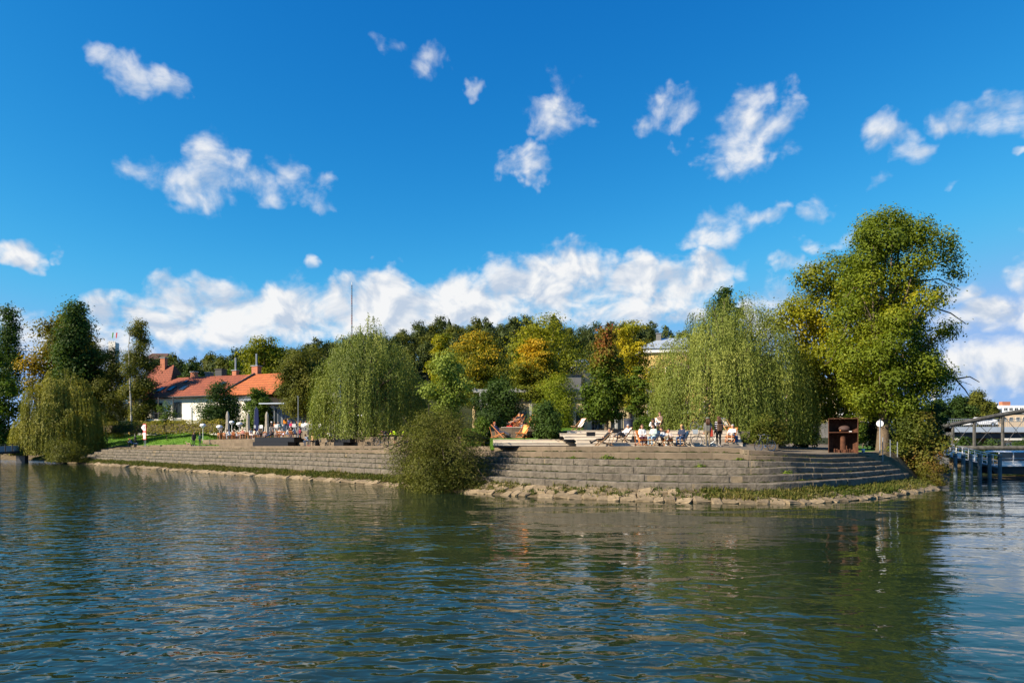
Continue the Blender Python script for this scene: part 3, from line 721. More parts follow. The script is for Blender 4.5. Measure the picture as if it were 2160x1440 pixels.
# ---------------------------------------------------------------- trees and shrubs of the park, left to right
tree('lombardy_poplar', 'slim dark poplar with split top at the river bend behind the footbridge', -8, 44, 648, 830, 132, 'column', G_DARK, 9000, .42, 21, nl=18, rs=.5, cr=.75, shell=.4, patch=.5, bias=.1)
tree('riverside_tree', 'dense dark green tree beside the end of the small footbridge', -70, 52, 745, 945, 106, 'dome', G_MID, 12000, .42, 22, patch=.9, bias=-.08)
tree('plane_tree', 'tall ochre plane tree behind the dark columnar poplar', 62, 226, 668, 880, 126, 'round', G_OCH, 24000, .5, 23, nl=15, patch=.9, cr=1.0, rs=.27)
tree('columnar_poplar', 'broad dark columnar poplar in front of the ochre plane tree', 120, 196, 641, 850, 117, 'column', G_DARK, 20000, .40, 24, nl=18, patch=.5, bias=.16, per=18, rs=.42, cr=.8, shell=.5)
for a in ((252,336,678,908,111,'tall birch with thin white trunk near the brick red gable',286,31),(176,290,735,915,119,'olive birch with half hidden trunk behind the yellow willow',226,32),(150,240,728,900,121,'small pale birch top beside the dark columnar poplar',202,33)):
    BI = tree('birch', a[5], a[0], a[1], a[2], a[3], a[4], 'oval', G_OLV, 26000, .29, a[7], bark=M_BIRCH, trunk_r=.13, nl=14, patch=.6, bias=.16, trunk_px=a[6], cr=.55, lw=.5, shell=.3)
    if a[7] == 31: MB().tube([Vector((xat(u, a[4])-BI.location.x, -2.3+.25*k, zat(v, a[4])-BI.location.z)) for k, (u, v) in enumerate(((294,920),(292,880),(288,830),(284,780),(281,730),(282,690)))], [.17,.15,.125,.10,.07,.03], 8).build('stem', M_BIRCH, BI, smooth=True)
willow('yellow_willow', 'low yellow green willow leaning over the bank by the footbridge', 44, 216, 785, 960, 102, G_WILY, 41, nh=120, ns=30, step=.2, leaf=.30, shape=.8)
tree('bank_shrub', 'grey green willow shrub at the left end of the river steps', 88, 186, 928, 976, 93, 'shrub', G_SHR, 6000, .26, 42, nl=8, cat='shrub', gzv=.3, bias=.1, lw=.3)
tree('sapling', 'slim staked sapling on the lawn beside the hedge', 326, 378, 850, 900, 102, 'round', G_MID, 1800, .22, 43, trunk_r=.05, nl=6)
tree('garden_tree', 'dark dense tree in front of the red roofed house', 410, 518, 806, 905, 101, 'dome', G_DARK, 12000, .28, 44, nl=10, bias=.0)
tree('garden_tree', 'green bushy tree between the dark tree and the glass pavilion', 506, 586, 818, 900, 96.5, 'dome', G_MID, 9000, .28, 45, nl=9, patch=.8, bias=-.05)
tree('terrace_tree', 'spreading leafy tree shading the cafe terrace', 576, 694, 742, 872, 79, 'round', G_OLV, 24000, .22, 46, nl=12, patch=.7, trunk_px=662, trunk_r=.22, bias=.08, bark=M_BARKL)
tree('park_tree', 'wide yellow green tree rising behind the red roof', 486, 628, 712, 830, 152, 'dome', G_YEL, 11000, .55, 47, nl=12, flat=.45, patch=.6, bias=-.18, gzv=3.9)
tree('park_tree', 'small bright tree behind the chimneys of the red roof', 470, 520, 762, 830, 140, 'round', G_MID, 3500, .45, 48, nl=7, gzv=3.9, bias=.15)
tree('park_tree', 'dark leafy tree behind the left end of the red roof', 372, 440, 768, 850, 128, 'round', G_DARK, 5000, .45, 49, nl=8, gzv=3.9)
tree('park_tree', 'olive tree filling the gap between house and weeping willow', 610, 720, 735, 860, 118, 'round', G_OLV, 8000, .45, 50, nl=9, gzv=3.9, bias=.02)
willow('weeping_willow', 'large weeping willow hanging over the cafe end of the terrace', 650, 912, 688, 926, 68, G_WIL, 51, nh=125, ns=28, step=.15, leaf=.20, shp=([0,.2,.6,1],[.86,.92,1.05,1.0]))
tree('young_poplar', 'pale green young tree with loose leaves behind the river bush', 886, 1004, 742, 885, 60, 'oval', G_LITE, 9000, .19, 52, nl=11, patch=.4, bias=.05, lw=.75, shell=.4, trunk_r=.12)
tree('honey_locust', 'golden honey locust in flat layers beside the young poplar', 922, 1092, 700, 850, 86, 'dome', G_LOC, 24000, .28, 53, nl=16, flat=.3, patch=.55, grad=.45, bias=-.14, rs=.26, lw=.5)
tree('honey_locust', 'orange tinged honey locust in flat layers behind the pergola', 1070, 1196, 716, 840, 80, 'dome', G_LOC, 22000, .26, 54, nl=15, flat=.28, patch=.5, grad=.45, bias=-.10, rs=.26, lw=.5)
tree('honey_locust', 'green honey locust crown filling the space behind the golden ones', 1040, 1270, 670, 840, 112, 'dome', G_YEL, 15000, .38, 55, nl=14, flat=.4, patch=.6, bias=-.25, gzv=3.9)
tree('honey_locust', 'bright yellow green crown between the willow and golden locust', 890, 970, 705, 840, 100, 'round', G_YEL, 7000, .36, 56, nl=9, flat=.5, patch=.6, bias=-.02, gzv=3.9)
tree('lilac', 'dark leafy tree under the left end of the pergola', 992, 1112, 806, 898, 76, 'round', G_DARK, 10000, .24, 57, nl=9, bias=.05)
tree('bamboo_clump', 'rounded yellow green clump of fine bamboo behind the dark shrub', 1112, 1240, 794, 912, 58, 'dome', G_BMB, 16000, .20, 58, nl=12, patch=.6, lw=.25, bias=.05, cat='plant')
tree('viburnum', 'dark broad leaved shrub growing on the stepped lawn', 1110, 1194, 850, 924, 47.3, 'shrub', G_DARK, 7000, .15, 59, nl=9, cat='shrub', bias=.18, lw=.7, gzv=3.25)
tree('maple_tree', 'conical maple turning red at its tip above the wooden deck', 1222, 1334, 690, 886, 56, 'spire', G_MAP, 16000, .20, 60, nl=15, patch=.5, grad=.62, bias=-.08, lw=.8, trunk_r=.17, bark=M_BARKL, trunk_px=1279)
tree('honey_locust', 'yellow crown of a honey locust behind the reddening maple', 1262, 1396, 674, 870, 76, 'oval', G_YEL, 15000, .26, 61, nl=15, flat=.35, patch=.6, bias=.08, grad=.3, lw=.5)
tree('young_pine', 'young layered tree on a thin stem near the pergola post', 1316, 1384, 770, 885, 60, 'oval', G_MID, 5000, .18, 62, nl=9, flat=.25, patch=.5, bias=.1, shell=.3, trunk_r=.05)
tree('laurel', 'glossy green shrub beside the dark bin on the deck', 1326, 1390, 880, 914, 51, 'shrub', G_MID, 3500, .14, 63, nl=7, cat='shrub', lw=.7, gzv=3.8)
tree('park_tree', 'dark tree top showing above the right weeping willow', 1486, 1572, 606, 740, 80, 'oval', G_DARK, 6000, .32, 64, nl=9, bias=.15, patch=.6, gzv=3.9)
willow('weeping_willow', 'huge weeping willow curtain beside the paved path', 1362, 1706, 634, 936, 54.5, G_WIL, 65, nh=190, ns=30, step=.13, leaf=.17, shp=([0,.25,.6,1],[.92,.98,1.06,1.0]))
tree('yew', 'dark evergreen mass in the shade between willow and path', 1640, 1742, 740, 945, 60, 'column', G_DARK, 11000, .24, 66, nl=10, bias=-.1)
willow('weeping_willow', 'yellowing willow seen beyond the paved path', 1668, 1752, 692, 890, 74, G_WILY, 67, nh=34, ns=26, step=.2, leaf=.24)
tree('lime_tree', 'yellow leaved tree leaning out left of the big ash', 1650, 1856, 548, 880, 57, 'ash', G_YEL, 34000, .20, 68, nl=20, patch=.8, bias=-.14, cr=.4, trunk_px=1792, trunk_r=.26, extra=[(1665,672,0,1.5),(1640,680,.3,1.0)], lw=.75)
ASH = tree('ash_tree', 'tall broad ash tree with forked trunk towering at the tip of the bank', 1748, 2000, 456, 880, 50, 'ash', G_ASH, 80000, .185, 69, nl=44, patch=.6, bias=.10, trunk_px=1862, trunk_r=.42, rs=.225, bark=M_BARKL, cr=.38, twigs=14, per=26,
     extra=[(1842,478,0,.9),(1850,500,0,1.3),(1905,505,0,1.0),(1945,485,0,.9),(1990,510,0,.9),(2000,545,0,.7),(2018,575,.2,.6),(1800,760,-.5,1.6),(1950,800,-.5,1.6),(1990,790,.3,.6)])
mb = MB()
for pts in (((1900,700),(1960,768),(2010,800),(2048,812)),((2010,800),(2040,795),(2062,806)),((2005,797),(2030,822),(2042,838)),((1890,560),(1960,560),(2010,548),(2030,560)),((1900,600),(1975,590),(2020,612)),((1930,640),(2000,662),(2034,684))):
    mb.tube([Vector((xat(a, 50)-ASH.location.x, -.4+.1*k, zat(b, 50)-ASH.location.z)) for k, (a, b) in enumerate(pts)], [.07, .045, .028, .012][:len(pts)], 5)
mb.build('bare_branches', M_BARK, ASH)
tree('hazel', 'big mixed shrub at the right end of the steps', 1866, 2006, 872, 1004, 47.5, 'shrub', G_RED, 13000, .17, 70, nl=12, cat='shrub', gzv=.9, patch=.9, lw=.7, bias=.05)
tree('dogwood', 'low brown twiggy shrub at the waterline below the mixed shrub', 1930, 2000, 978, 1030, 45.2, 'shrub', G_RED, 3500, .12, 71, nl=7, cat='shrub', gzv=.15, bias=.22, lw=.3)
tree('river_bush', 'big olive willow bush growing out of the bank into the water', 806, 1052, 872, 1040, 43.4, 'shrub', G_SHR, 52000, .15, 72, nl=24, cat='shrub', gzv=-.1, patch=.6, bias=.06, lw=.28, twigs=40, rs=.28, shell=.5, cr=.42)
tree('cornel', 'glossy green shrub behind the river bush', 988, 1046, 882, 934, 50, 'shrub', G_MID, 3500, .15, 73, nl=7, cat='shrub', gzv=3.0)
tree('barberry', 'dark shrub row beneath the pergola columns', 990, 1066, 866, 902, 66, 'shrub', G_DARK, 4000, .18, 74, nl=8, cat='shrub', gzv=3.7)
tree('rose_bush', 'loose rusty green bush behind the leaning bicycle', 1566, 1662, 876, 938, 45.4, 'shrub', G_RED, 6500, .14, 75, nl=9, cat='shrub', gzv=2.75, bias=-.05, patch=.9)
for a in ((1990,2058,838,905,130,'round',G_DARK,76,'dark round tree behind the arched truss bridge'),(2028,2092,826,905,140,'round',G_OLV,77,'olive round tree behind the road bridge'),(2070,2112,850,900,150,'oval',G_OLV,78,'small sparse tree left of the pale rooftop building'),(1950,2010,846,910,110,'round',G_DARK,79,'shaded tree between the ash and the bridge')):
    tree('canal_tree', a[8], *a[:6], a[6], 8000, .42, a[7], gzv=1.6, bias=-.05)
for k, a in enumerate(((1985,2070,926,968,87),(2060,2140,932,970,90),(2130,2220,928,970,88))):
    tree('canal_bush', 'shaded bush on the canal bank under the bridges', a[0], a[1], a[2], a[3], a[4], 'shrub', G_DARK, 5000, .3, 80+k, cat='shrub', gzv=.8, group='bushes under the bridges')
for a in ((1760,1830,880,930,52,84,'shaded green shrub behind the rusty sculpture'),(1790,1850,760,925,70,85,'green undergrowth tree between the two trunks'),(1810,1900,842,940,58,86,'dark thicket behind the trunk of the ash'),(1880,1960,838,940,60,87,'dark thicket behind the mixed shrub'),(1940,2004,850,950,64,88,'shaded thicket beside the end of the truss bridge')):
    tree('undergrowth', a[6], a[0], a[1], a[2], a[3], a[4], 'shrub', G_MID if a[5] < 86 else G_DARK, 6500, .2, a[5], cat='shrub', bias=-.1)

# hedge along the lawn
def hedge(name, label, pxa, pxb, da, db, ytop, ybot, wid, seed, mat, ls=.22):
    g = np.random.default_rng(seed)
    A = np.array([xat(pxa, da), da]); B = np.array([xat(pxb, db), db]); L = np.linalg.norm(B-A); n = int(L*260)
    t = g.random(n); h = g.random(n); za, zb_ = zat(ybot, (da+db)/2), zat(ytop, (da+db)/2)
    P = A+(B-A)*t[:, None]; nn = np.array([-(B-A)[1], (B-A)[0]])/L
    P = P+nn*(g.uniform(-.5, .5, n)*wid)[:, None]
    C = np.stack([P[:, 0], P[:, 1], za+(zb_-za)*h+.12*np.sin(t*L*1.7)], 1)
    T = thing(name, label, 'hedge', (0, 0, 0))
    V, Q = leaves(C, np.tile([0, -.6, .4], (n, 1)), ls, ls*.7, g)
    np_mesh('foliage', V, Q, mat, T, np.clip(.5*g.random(n)+.5*vnoise(C, .5, seed), 0, 1))
    mb = MB(); c = (A+B)/2; mb.box((c[0], c[1], (za+zb_)/2-.15), (L-1.2, wid*.35, (zb_-za)*.6), math.atan2(B[1]-A[1], B[0]-A[0])); mb.build('inner_twigs', M_BARK, T)
    return T
hedge('hedge', 'clipped yellow green hedge along the top of the lawn', 204, 470, 111, 95.5, 888, 914, 1.2, 91, G_HEDGE)

# ---------------------------------------------------------------- grass and weeds
def tufts(name, label, cat, P, h, n, g, mat, spread=.12, w=.03, bias=0.0):
    """blades and small leaves around each point"""
    m = len(P); C = np.repeat(P, n, 0)+g.normal(0, 1, (m*n, 3))*np.array([spread, spread, 0]); hh = np.repeat(h, n)*g.uniform(.5, 1.15, m*n)
    A = unit(np.stack([g.normal(0, .45, m*n), g.normal(0, .45, m*n), np.ones(m*n)], 1))
    B = unit(np.cross(A, g.normal(0, 1, (m*n, 3))))*(w*g.uniform(.6, 1.5, (m*n, 1)))
    tip = C+A*hh[:, None]; mid = C+A*hh[:, None]*.5
    V = np.stack([C-B*.3, mid-B, tip, mid+B], 1).reshape(-1, 3); Q = np.arange(4*m*n).reshape(-1, 4)
    tint = np.clip(.4*g.random(m*n)+.6*vnoise(np.repeat(P, n, 0), .45, 3)+bias, 0, 1)
    o = np_mesh(name, V, Q, mat, None, tint); return tag(o, label, cat, kind='stuff')
g = np.random.default_rng(31)
PT = []; HH = []
for k in range(9000):
    i = g.uniform(ipx(60), ipx(1990)); px = np.interp(i, np.arange(len(BP)), BP); o_ = g.uniform(.25, 1.5)
    dn = np.interp(px, [60, 400, 560, 1000, 1060, 1150, 1440, 1520, 1960, 1990], [.7, .9, .9, .8, .5, .22, .35, 1, 1, .4])
    cl = vnoise(np.array([[i*.25, o_*2.2, 0.]]), .8, 8)[0]
    if g.random() > dn or cl < .42-.2*dn: continue
    if px < 1000 and o_ < .45 and g.random() < .7: continue
    p = off(i, o_); PT.append((*p, np.interp(o_, [-.2, .35, .9, 1.5], [-.08, .16, .40, .62])-.04)); HH.append(g.uniform(.10, .34)*(1.25 if cl > .6 else .9))
tufts('bank_grass', 'mixed grass and weeds growing over the stones of the bank', 'grass', np.array(PT), np.array(HH), 11, g, G_GRASS, .13, .028, .10)
def weeds(name, label, P, R_, n, g, mat, ls):
    m = len(P); C = np.repeat(P, n, 0)+unit(g.normal(0, 1, (m*n, 3)))*np.repeat(R_, n)[:, None]*g.uniform(.5, 1, (m*n, 1))*np.array([1, 1, .7]); C[:, 2] = np.maximum(C[:, 2], np.repeat(P[:, 2], n)-.05)
    V, Q = leaves(C, unit(C-np.repeat(P, n, 0)), ls, ls*.55, g); cv = np.repeat(g.random(m), n)
    return tag(np_mesh(name, V, Q, mat, None, np.clip(.25*g.random(m*n)+.75*cv, 0, 1)), label, 'weeds', kind='stuff')
Pw = np.array(PT); sel = g.choice(len(Pw), int(len(Pw)*.34), replace=False)
weeds('bank_weeds', 'low leafy weeds among the grass of the bank', Pw[sel]+np.array([0, 0, .12]), g.uniform(.10, .30, len(sel)), 34, g, G_GRASS, .085)
PT = []; HH = []
for k in range(900):
    i = g.uniform(ipx(160), ipx(1900)); c = int(g.choice([1, 2, 2, 3, 4, 5])); cl = vnoise(np.array([[i*.25, c*5., 0.]]), .5, 9)[0]
    if cl < .52: continue
    z = float(lev(c, i)); p = off(i, float(oc(c-1, i))-.04)
    PT.append((*p, z-.01)); HH.append(g.uniform(.05, .16))
tufts('step_weeds', 'small weeds sprouting in the joints of the steps', 'weeds', np.array(PT), np.array(HH), 10, g, G_GRASS, .07, .022, -.15)
g2 = np.random.default_rng(33); mk = isl_ & (cp < 462)
qc = V[q[mk]].mean(1); sel = g2.choice(len(qc), min(len(qc), 5200), replace=False)
P = qc[sel]+np.stack([g2.uniform(-.3, .3, len(sel)), g2.uniform(-.3, .3, len(sel)), np.zeros(len(sel))], 1)
tufts('lawn_tufts', 'tufts of longer grass on the sloping lawn', 'grass', P, g2.uniform(.06, .2, len(P)), 8, g2, leaf_mat('lawn_blades', [(0,(.045,.095,.014)),(.6,(.075,.15,.022)),(1,(.12,.19,.04))]), .25, .05)
for k, (px, py, i0, c, hh) in enumerate(((1283, 966, 1283, 2, .42), (1345, 950, 1345, 2, .16), (1208, 968, 1208, 2, .2), (1660, 1000, 1660, 4, .3), (1478, 998, 1478, 3, .28), (1560, 966, 1560, 2, .22))):
    i = ipx(i0)
    for it in range(30):
        p = off(i, float(oc(c-1, i))-.12); i += (px-(p[0]/p[1]*F+1080))*.02*4
    gg = np.random.default_rng(200+k); n = int(160*hh/.3)
    C = np.abs(gg.normal(0, 1, (n, 3)))*np.array([1, 1, .5])*hh*.45*np.sign(gg.normal(0, 1, (n, 3)))*np.array([1, 1, 1])
    C[:, 2] = np.abs(C[:, 2])+.02
    T = thing('weed', ['large leafy weed rooted in the joint below the concrete courses', 'little weed halfway up the concrete below the deckchairs', 'small weed at the base of the concrete below the wooden deck', 'weed clump on the shaded steps below the sculpture', 'weed growing between stone blocks near the standing pair', 'low weed tuft where the concrete turns into shade'][k], 'weed', (*p, float(lev(c, i))))
    Vv, Qq = leaves(C, unit(C), .11, .06, gg); np_mesh('foliage', Vv, Qq, G_MID, T, gg.uniform(.3, 1, n))
# ================================================================ terraces behind the river steps
def strip(name, pa, pb, o0, o1, zf, zb, mat, parent=None, stepi=4.0):
    """slab following the bank curve between two distances from the water"""
    I = np.arange(ipx(pa), ipx(pb), stepi); V = []; Fc = []
    for i in I:
        a, b = off(i, o0), off(i, o1); z = float(zf(i))
        V += [(*a, zb), (*a, z), (*b, z), (*b, zb)]
    for k in range(len(I)-1):
        for e in range(4): Fc.append((4*k+e, 4*k+(e+1) % 4, 4*k+4+(e+1) % 4, 4*k+4+e))
    Fc += [(0, 3, 2, 1), tuple(4*(len(I)-1)+e for e in range(4))]
    return obj(name, V, Fc, mat, parent)
def zt(i): return lev(0, i)
tag(strip('cafe_terrace', 270, 815, 9.55, 15.0, lambda i: zt(i)+.815, 1.8, M_PAVE), kind='structure')
tag(strip('upper_terrace', 318, 505, 15.0, 28, lambda i: zt(i)*0+4.36, 1.8, M_PAVE), kind='structure')
seat = thing('seat_wall', 'two tier concrete seat wall along the cafe terrace', 'wall', (0,0,0))
for k in range(2):
    i = ipx(270)
    while i < ipx(812):
        j = min(ipx(815), i+rnd.uniform(2.2, 3.0)/.25)
        Vb, Fb = blockmesh(None, i, j, 8.6+k*.55, .75, (lambda q, k=k: zt(q)+k*.41-.08), (lambda q, k=k: zt(q)+(k+1)*.41-(.05 if k == 0 else 0)), .006)
        obj('concrete_slab', Vb, Fb, M_CONC, seat); i = j
lw_ = thing('lawn_wall', 'low concrete kerb wall at the foot of the sloping lawn', 'wall', (0,0,0))
i = ipx(120)
while i < ipx(270):
    j = min(ipx(270.5), i+rnd.uniform(2.2, 3.0)/.25); Vb, Fb = blockmesh(None, i, j, 7.6, .4, (lambda q: zt(q)-.08), (lambda q: zt(q)+.26), .006); obj('concrete_slab', Vb, Fb, M_CONC, lw_); i = j
# wooden deck steps
deck = thing('deck_steps', 'broad pale wooden deck steps with people lounging on them', 'steps', (0,0,0))
TI = [(1216,1567),(1215,1564),(1190,1562),(1181,1560),(1196,1558)]
TD = [43.0+.95*k for k in range(5)]; TZ = [2.80+.207*(k+1) for k in range(5)]
def plank(parent, x0, x1, y0, y1, z0, z1):
    x = x0
    while x < x1-.05:
        l = min(rnd.uniform(2.6, 4.2), x1-x)
        if x1-x-l < .5: l = x1-x
        MB().cbox((x+l/2, (y0+y1)/2, (z0+z1)/2), (l-.012, y1-y0-.008, z1-z0), .008).build('plank', M_WOOD, parent); x += l
for k in range(5):
    y = TD[k]; x0, x1 = xat(TI[k][0], y), xat(TI[k][1], y); zt_ = TZ[k]
    plank(deck, x0, x1, y, y+.05, zt_-(.40 if k == 0 else .212), zt_-.052)
    for q_ in range(3): plank(deck, x0, x1, y-.03+q_*.345, y-.03+(q_+1)*.345, zt_-.05, zt_)
    MB().box(((x0+x1)/2, y+.6, zt_-.2), (x1-x0-.05, 1.0, .28)).build('support', M_BLACK, deck)
for k, y in ((0, 45.7), (1, 46.55)):
    x0, x1 = xat(1040, y), xat(1228, y)
    plank(deck, x0, x1, y, y+.05, TZ[k]-.212, TZ[k]-.052)
    for q_ in range(3): plank(deck, x0, x1, y-.03+q_*.31, y-.03+(q_+1)*.31, TZ[k]-.05, TZ[k])
    MB().box(((x0+x1)/2, y+.5, TZ[k]-.2), (x1-x0-.05, .8, .28)).build('support', M_BLACK, deck)
y = TD[4]+1.02
plank(deck, xat(1190, y), xat(1558, y), y, y+.9, TZ[4]-.05, TZ[4]-.004)
tag(MB().box((xat(1330, 51), 53.9, 3.2), (16, 11, 1.2)).build('upper_court', M_PAVE), kind='structure')
# stepped lawn and concrete seats left of the deck
tag(MB().box((xat(1105, 47), 48.0, 2.9), (xat(1180, 47)-xat(1036, 47), 1.1, .8)).build('lawn_terrace', M_LAWN), kind='structure')
cs = thing('concrete_seats', 'three tier concrete seating block above the small lawn', 'steps', (0,0,0))
for k in range(3):
    y = 48.4+.75*k; x0, x1 = xat(1036, y), xat(1176, y); z1 = 3.54+.265*k; x = x0
    while x < x1-.1:
        l = min(1.55, x1-x); MB().cbox((x+l/2, y+.6, z1-.2), (l-.012, 1.2, .40), .012).build('concrete_slab', M_CONC, cs); x += l
plank(cs, xat(1056, 48.6), xat(1128, 48.6), 49.87, 50.7, 4.08, 4.13)
tag(MB().box((xat(1100, 54), 54.0, 3.2), (9, 7.4, 1.74)).build('upper_lawn', M_LAWN), kind='structure')
w = thing('low_wall', 'low concrete wall closing the right end of the deck', 'wall', (0,0,0))
for a, b, ya, yb in ((1566, 1594, 936, 943.5), (1594, 1642, 937, 945)):
    d = 43.7; MB().cbox(((xat(a, d)+xat(b, d))/2, d+.3, (zat(ya, d)+zat(yb, d))/2-.05), (xat(b, d)-xat(a, d)-.01, .6, zat(ya, d)-zat(yb, d)+.1), .012).build('concrete_slab', M_CONC, w)
for k, (a, b, d, yb, yt, lab) in enumerate(((1238,1256,45.1,926,921,'small black box on the deck behind the reclining person'),(1291,1311,46.1,920,912,'black box on the upper deck step behind the man in white'),(1566,1580,44.6,935,928,'small dark box at the right end of the deck'))):
    z0 = [TZ[2], TZ[3], 2.7][k]
    t = thing('black_box', lab, 'box', (xat((a+b)/2, d), d+.2, z0)); MB().cbox((0, 0, .13), (xat(b, d)-xat(a, d), .35, .26), .02).build('body', M_BLACK, t); MB().cbox((0, 0, .27), (xat(b, d)-xat(a, d)+.03, .38, .02), .005).build('lid', M_BLACK, t)
# black platforms by the cafe
def blackbox(label, pa, pb, da, db, ya, yb, dep=.9):
    A = at(pa, yb, da); B = at(pb, yb, db); c = (A+B)/2; L = (B-A).to_2d().length; h = zat(ya, (da+db)/2)-c.z
    t = thing('platform', label, 'platform', (c.x, c.y, c.z), math.atan2(B.y-A.y, B.x-A.x)); MB().cbox((0, dep/2, h/2-.03), (L, dep, h+.06), .015).build('body', M_BLACK, t)
    n = max(2, int(L/1.2))
    for k in range(n): MB().cbox((-L/2+L*(k+.5)/n, dep/2, h+.012), (L/n-.01, dep+.02, .024), .006).build('board', M_BLACK, t)
    return t
blackbox('lower of the two long black platforms before the cafe tables', 533, 607, 76.4, 70.9, 932, 940)
blackbox('upper of the two long black platforms before the cafe tables', 537, 620, 77.6, 71.6, 922.5, 931.5)
blackbox('small black block at walkway level under the lamp post', 704, 724, 65.8, 64.6, 932.5, 940.5, .6)
blackbox('black block on the seat wall beside the lamp post', 706, 738, 66.6, 64.8, 924, 932, .6)
blackbox('black step up to the upper terrace under the white chairs', 652, 674, 77, 76, 915, 923, 1.0)
blackbox('black bar block at the edge of the upper terrace', 648, 670, 79, 78, 906, 916, .8)

# ================================================================ buildings
def tile_mat(name, a, b):
    m = bpy.data.materials.new(name); m.use_nodes = True; t = m.node_tree; bs = t.nodes['Principled BSDF']; bs.inputs['Roughness'].default_value = .8
    g = nd(t, 'ShaderNodeTexCoord'); mp = nd(t, 'ShaderNodeMapping'); mp.inputs['Rotation'].default_value = (R(90), 0, 0); lk(t, g.outputs['Object'], mp.inputs[0])
    br = nd(t, 'ShaderNodeTexBrick'); lk(t, mp.outputs[0], br.inputs[0]); br.inputs['Scale'].default_value = 1
    br.inputs['Brick Width'].default_value = .3; br.inputs['Row Height'].default_value = .40; br.inputs['Mortar Size'].default_value = .045
    br.inputs['Color1'].default_value = (*a, 1); br.inputs['Color2'].default_value = (*b, 1); br.inputs['Mortar'].default_value = (*[v*.35 for v in a], 1)
    n = noise(t, g.outputs['Object'], .8, 4, .6); mx = nd(t, 'ShaderNodeMix', data_type='RGBA', blend_type='MULTIPLY'); mx.inputs[0].default_value = .5
    lk(t, br.outputs[0], mx.inputs[6]); rr = nd(t, 'ShaderNodeMapRange'); lk(t, n, rr.inputs[0]); rr.inputs[3].default_value = .55; rr.inputs[4].default_value = 1.25; lk(t, rr.outputs[0], mx.inputs[7]); lk(t, mx.outputs[2], bs.inputs['Base Color'])
    bp = nd(t, 'ShaderNodeBump'); bp.inputs['Strength'].default_value = .8; bp.inputs['Distance'].default_value = .05; lk(t, br.outputs['Fac'], bp.inputs['Height']); bp.invert = True; lk(t, bp.outputs[0], bs.inputs['Normal'])
    return m
M_TILE1 = tile_mat('dark_red_tiles', (.36,.085,.03), (.27,.06,.025)); M_TILE2 = tile_mat('orange_tiles', (.60,.16,.035), (.48,.12,.03)); M_TILE3 = tile_mat('red_tiles', (.36,.085,.035), (.28,.07,.03))
M_WHITE = bsdf_mat('white_render', (.72,.68,.60), .8, .2, var=.08, vscale=1.5); M_CREAM = bsdf_mat('cream_render', (.62,.48,.26), .85, .2, var=.12, vscale=1.2)
M_YELLOW = bsdf_mat('yellow_render', (.66,.44,.16), .85, .2, var=.1, vscale=1.2); M_GREYW = bsdf_mat('grey_wall', (.20,.19,.175), .85, .2, var=.15, vscale=1.2)
M_GLASS = bsdf_mat('dark_glass', (.02,.028,.035), .08, .6); M_STEEL = bsdf_mat('grey_steel', (.30,.32,.34), .45, .5, metal=.4, var=.15, vscale=4)
M_DARKW = bsdf_mat('dark_metal', (.035,.036,.04), .5, .4); M_BRICK = bsdf_mat('chimney_brick', (.42,.16,.09), .85, .2, var=.2, vscale=5); M_ZINC = bsdf_mat('zinc_roof', (.42,.47,.52), .45, .5, metal=.3, var=.12, vscale=2)
M_WPAINT = bsdf_mat('white_paint', (.78,.77,.74), .5, .4); M_BROWNR = bsdf_mat('brown_roof', (.10,.055,.045), .85, .2, var=.2, vscale=.4)
def hip(mb, x0, x1, y0, y1, z0, z1, hl, hr, th=.18):
    ym = (y0+y1)/2
    v = [(x0,y0,z0),(x1,y0,z0),(x1,y1,z0),(x0,y1,z0),(x0+hl,ym,z1),(x1-hr,ym,z1)]
    w_ = [(a, b, c-th) for a, b, c in v]
    f = [(0,1,5,4),(2,3,4,5),(1,2,5),(3,0,4)]
    mb.add(v+w_, f+[tuple(i+6 for i in reversed(q_)) for q_ in f]+[(0,6,7,1),(1,7,8,2),(2,8,9,3),(3,9,6,0)])
    return mb
def window(parent, x, y, z, w_, h, panes=2, frame=None, ny=1):
    o = MB(); t = .07; o.box((x-w_/2+t/2, y, z), (t, .1, h)); o.box((x+w_/2-t/2, y, z), (t, .1, h)); o.box((x, y, z+h/2-t/2), (w_-2*t, .1, t)); o.box((x, y, z-h/2+t/2), (w_-2*t, .1, t))
    for k in range(1, panes): o.box((x-w_/2+w_*k/panes, y, z), (.05, .08, h-2*t))
    f = o.build('window', frame or M_WPAINT, parent); MB().box((x, y+.012, z), (w_-.1, .03, h-.1)).build('pane', M_GLASS, f)
    MB().box((x, y-.05, z-h/2-.04), (w_+.16, .2, .06)).build('sill', M_WPAINT, f)
    return f
def chimney(parent, x, y, z0, z1, s, mat, pipe=0.0, capm=None):
    mb = MB().box((x, y, (z0+z1)/2), (s, s*.8, z1-z0)); c = mb.build('chimney', mat, parent)
    MB().box((x, y, z1+.05), (s+.2, s*.8+.2, .1)).build('cap', capm or M_STEEL, c)
    if pipe: MB().tube([(x, y, z1), (x, y, z1+pipe)], .13, 8).build('flue', M_STEEL, c)
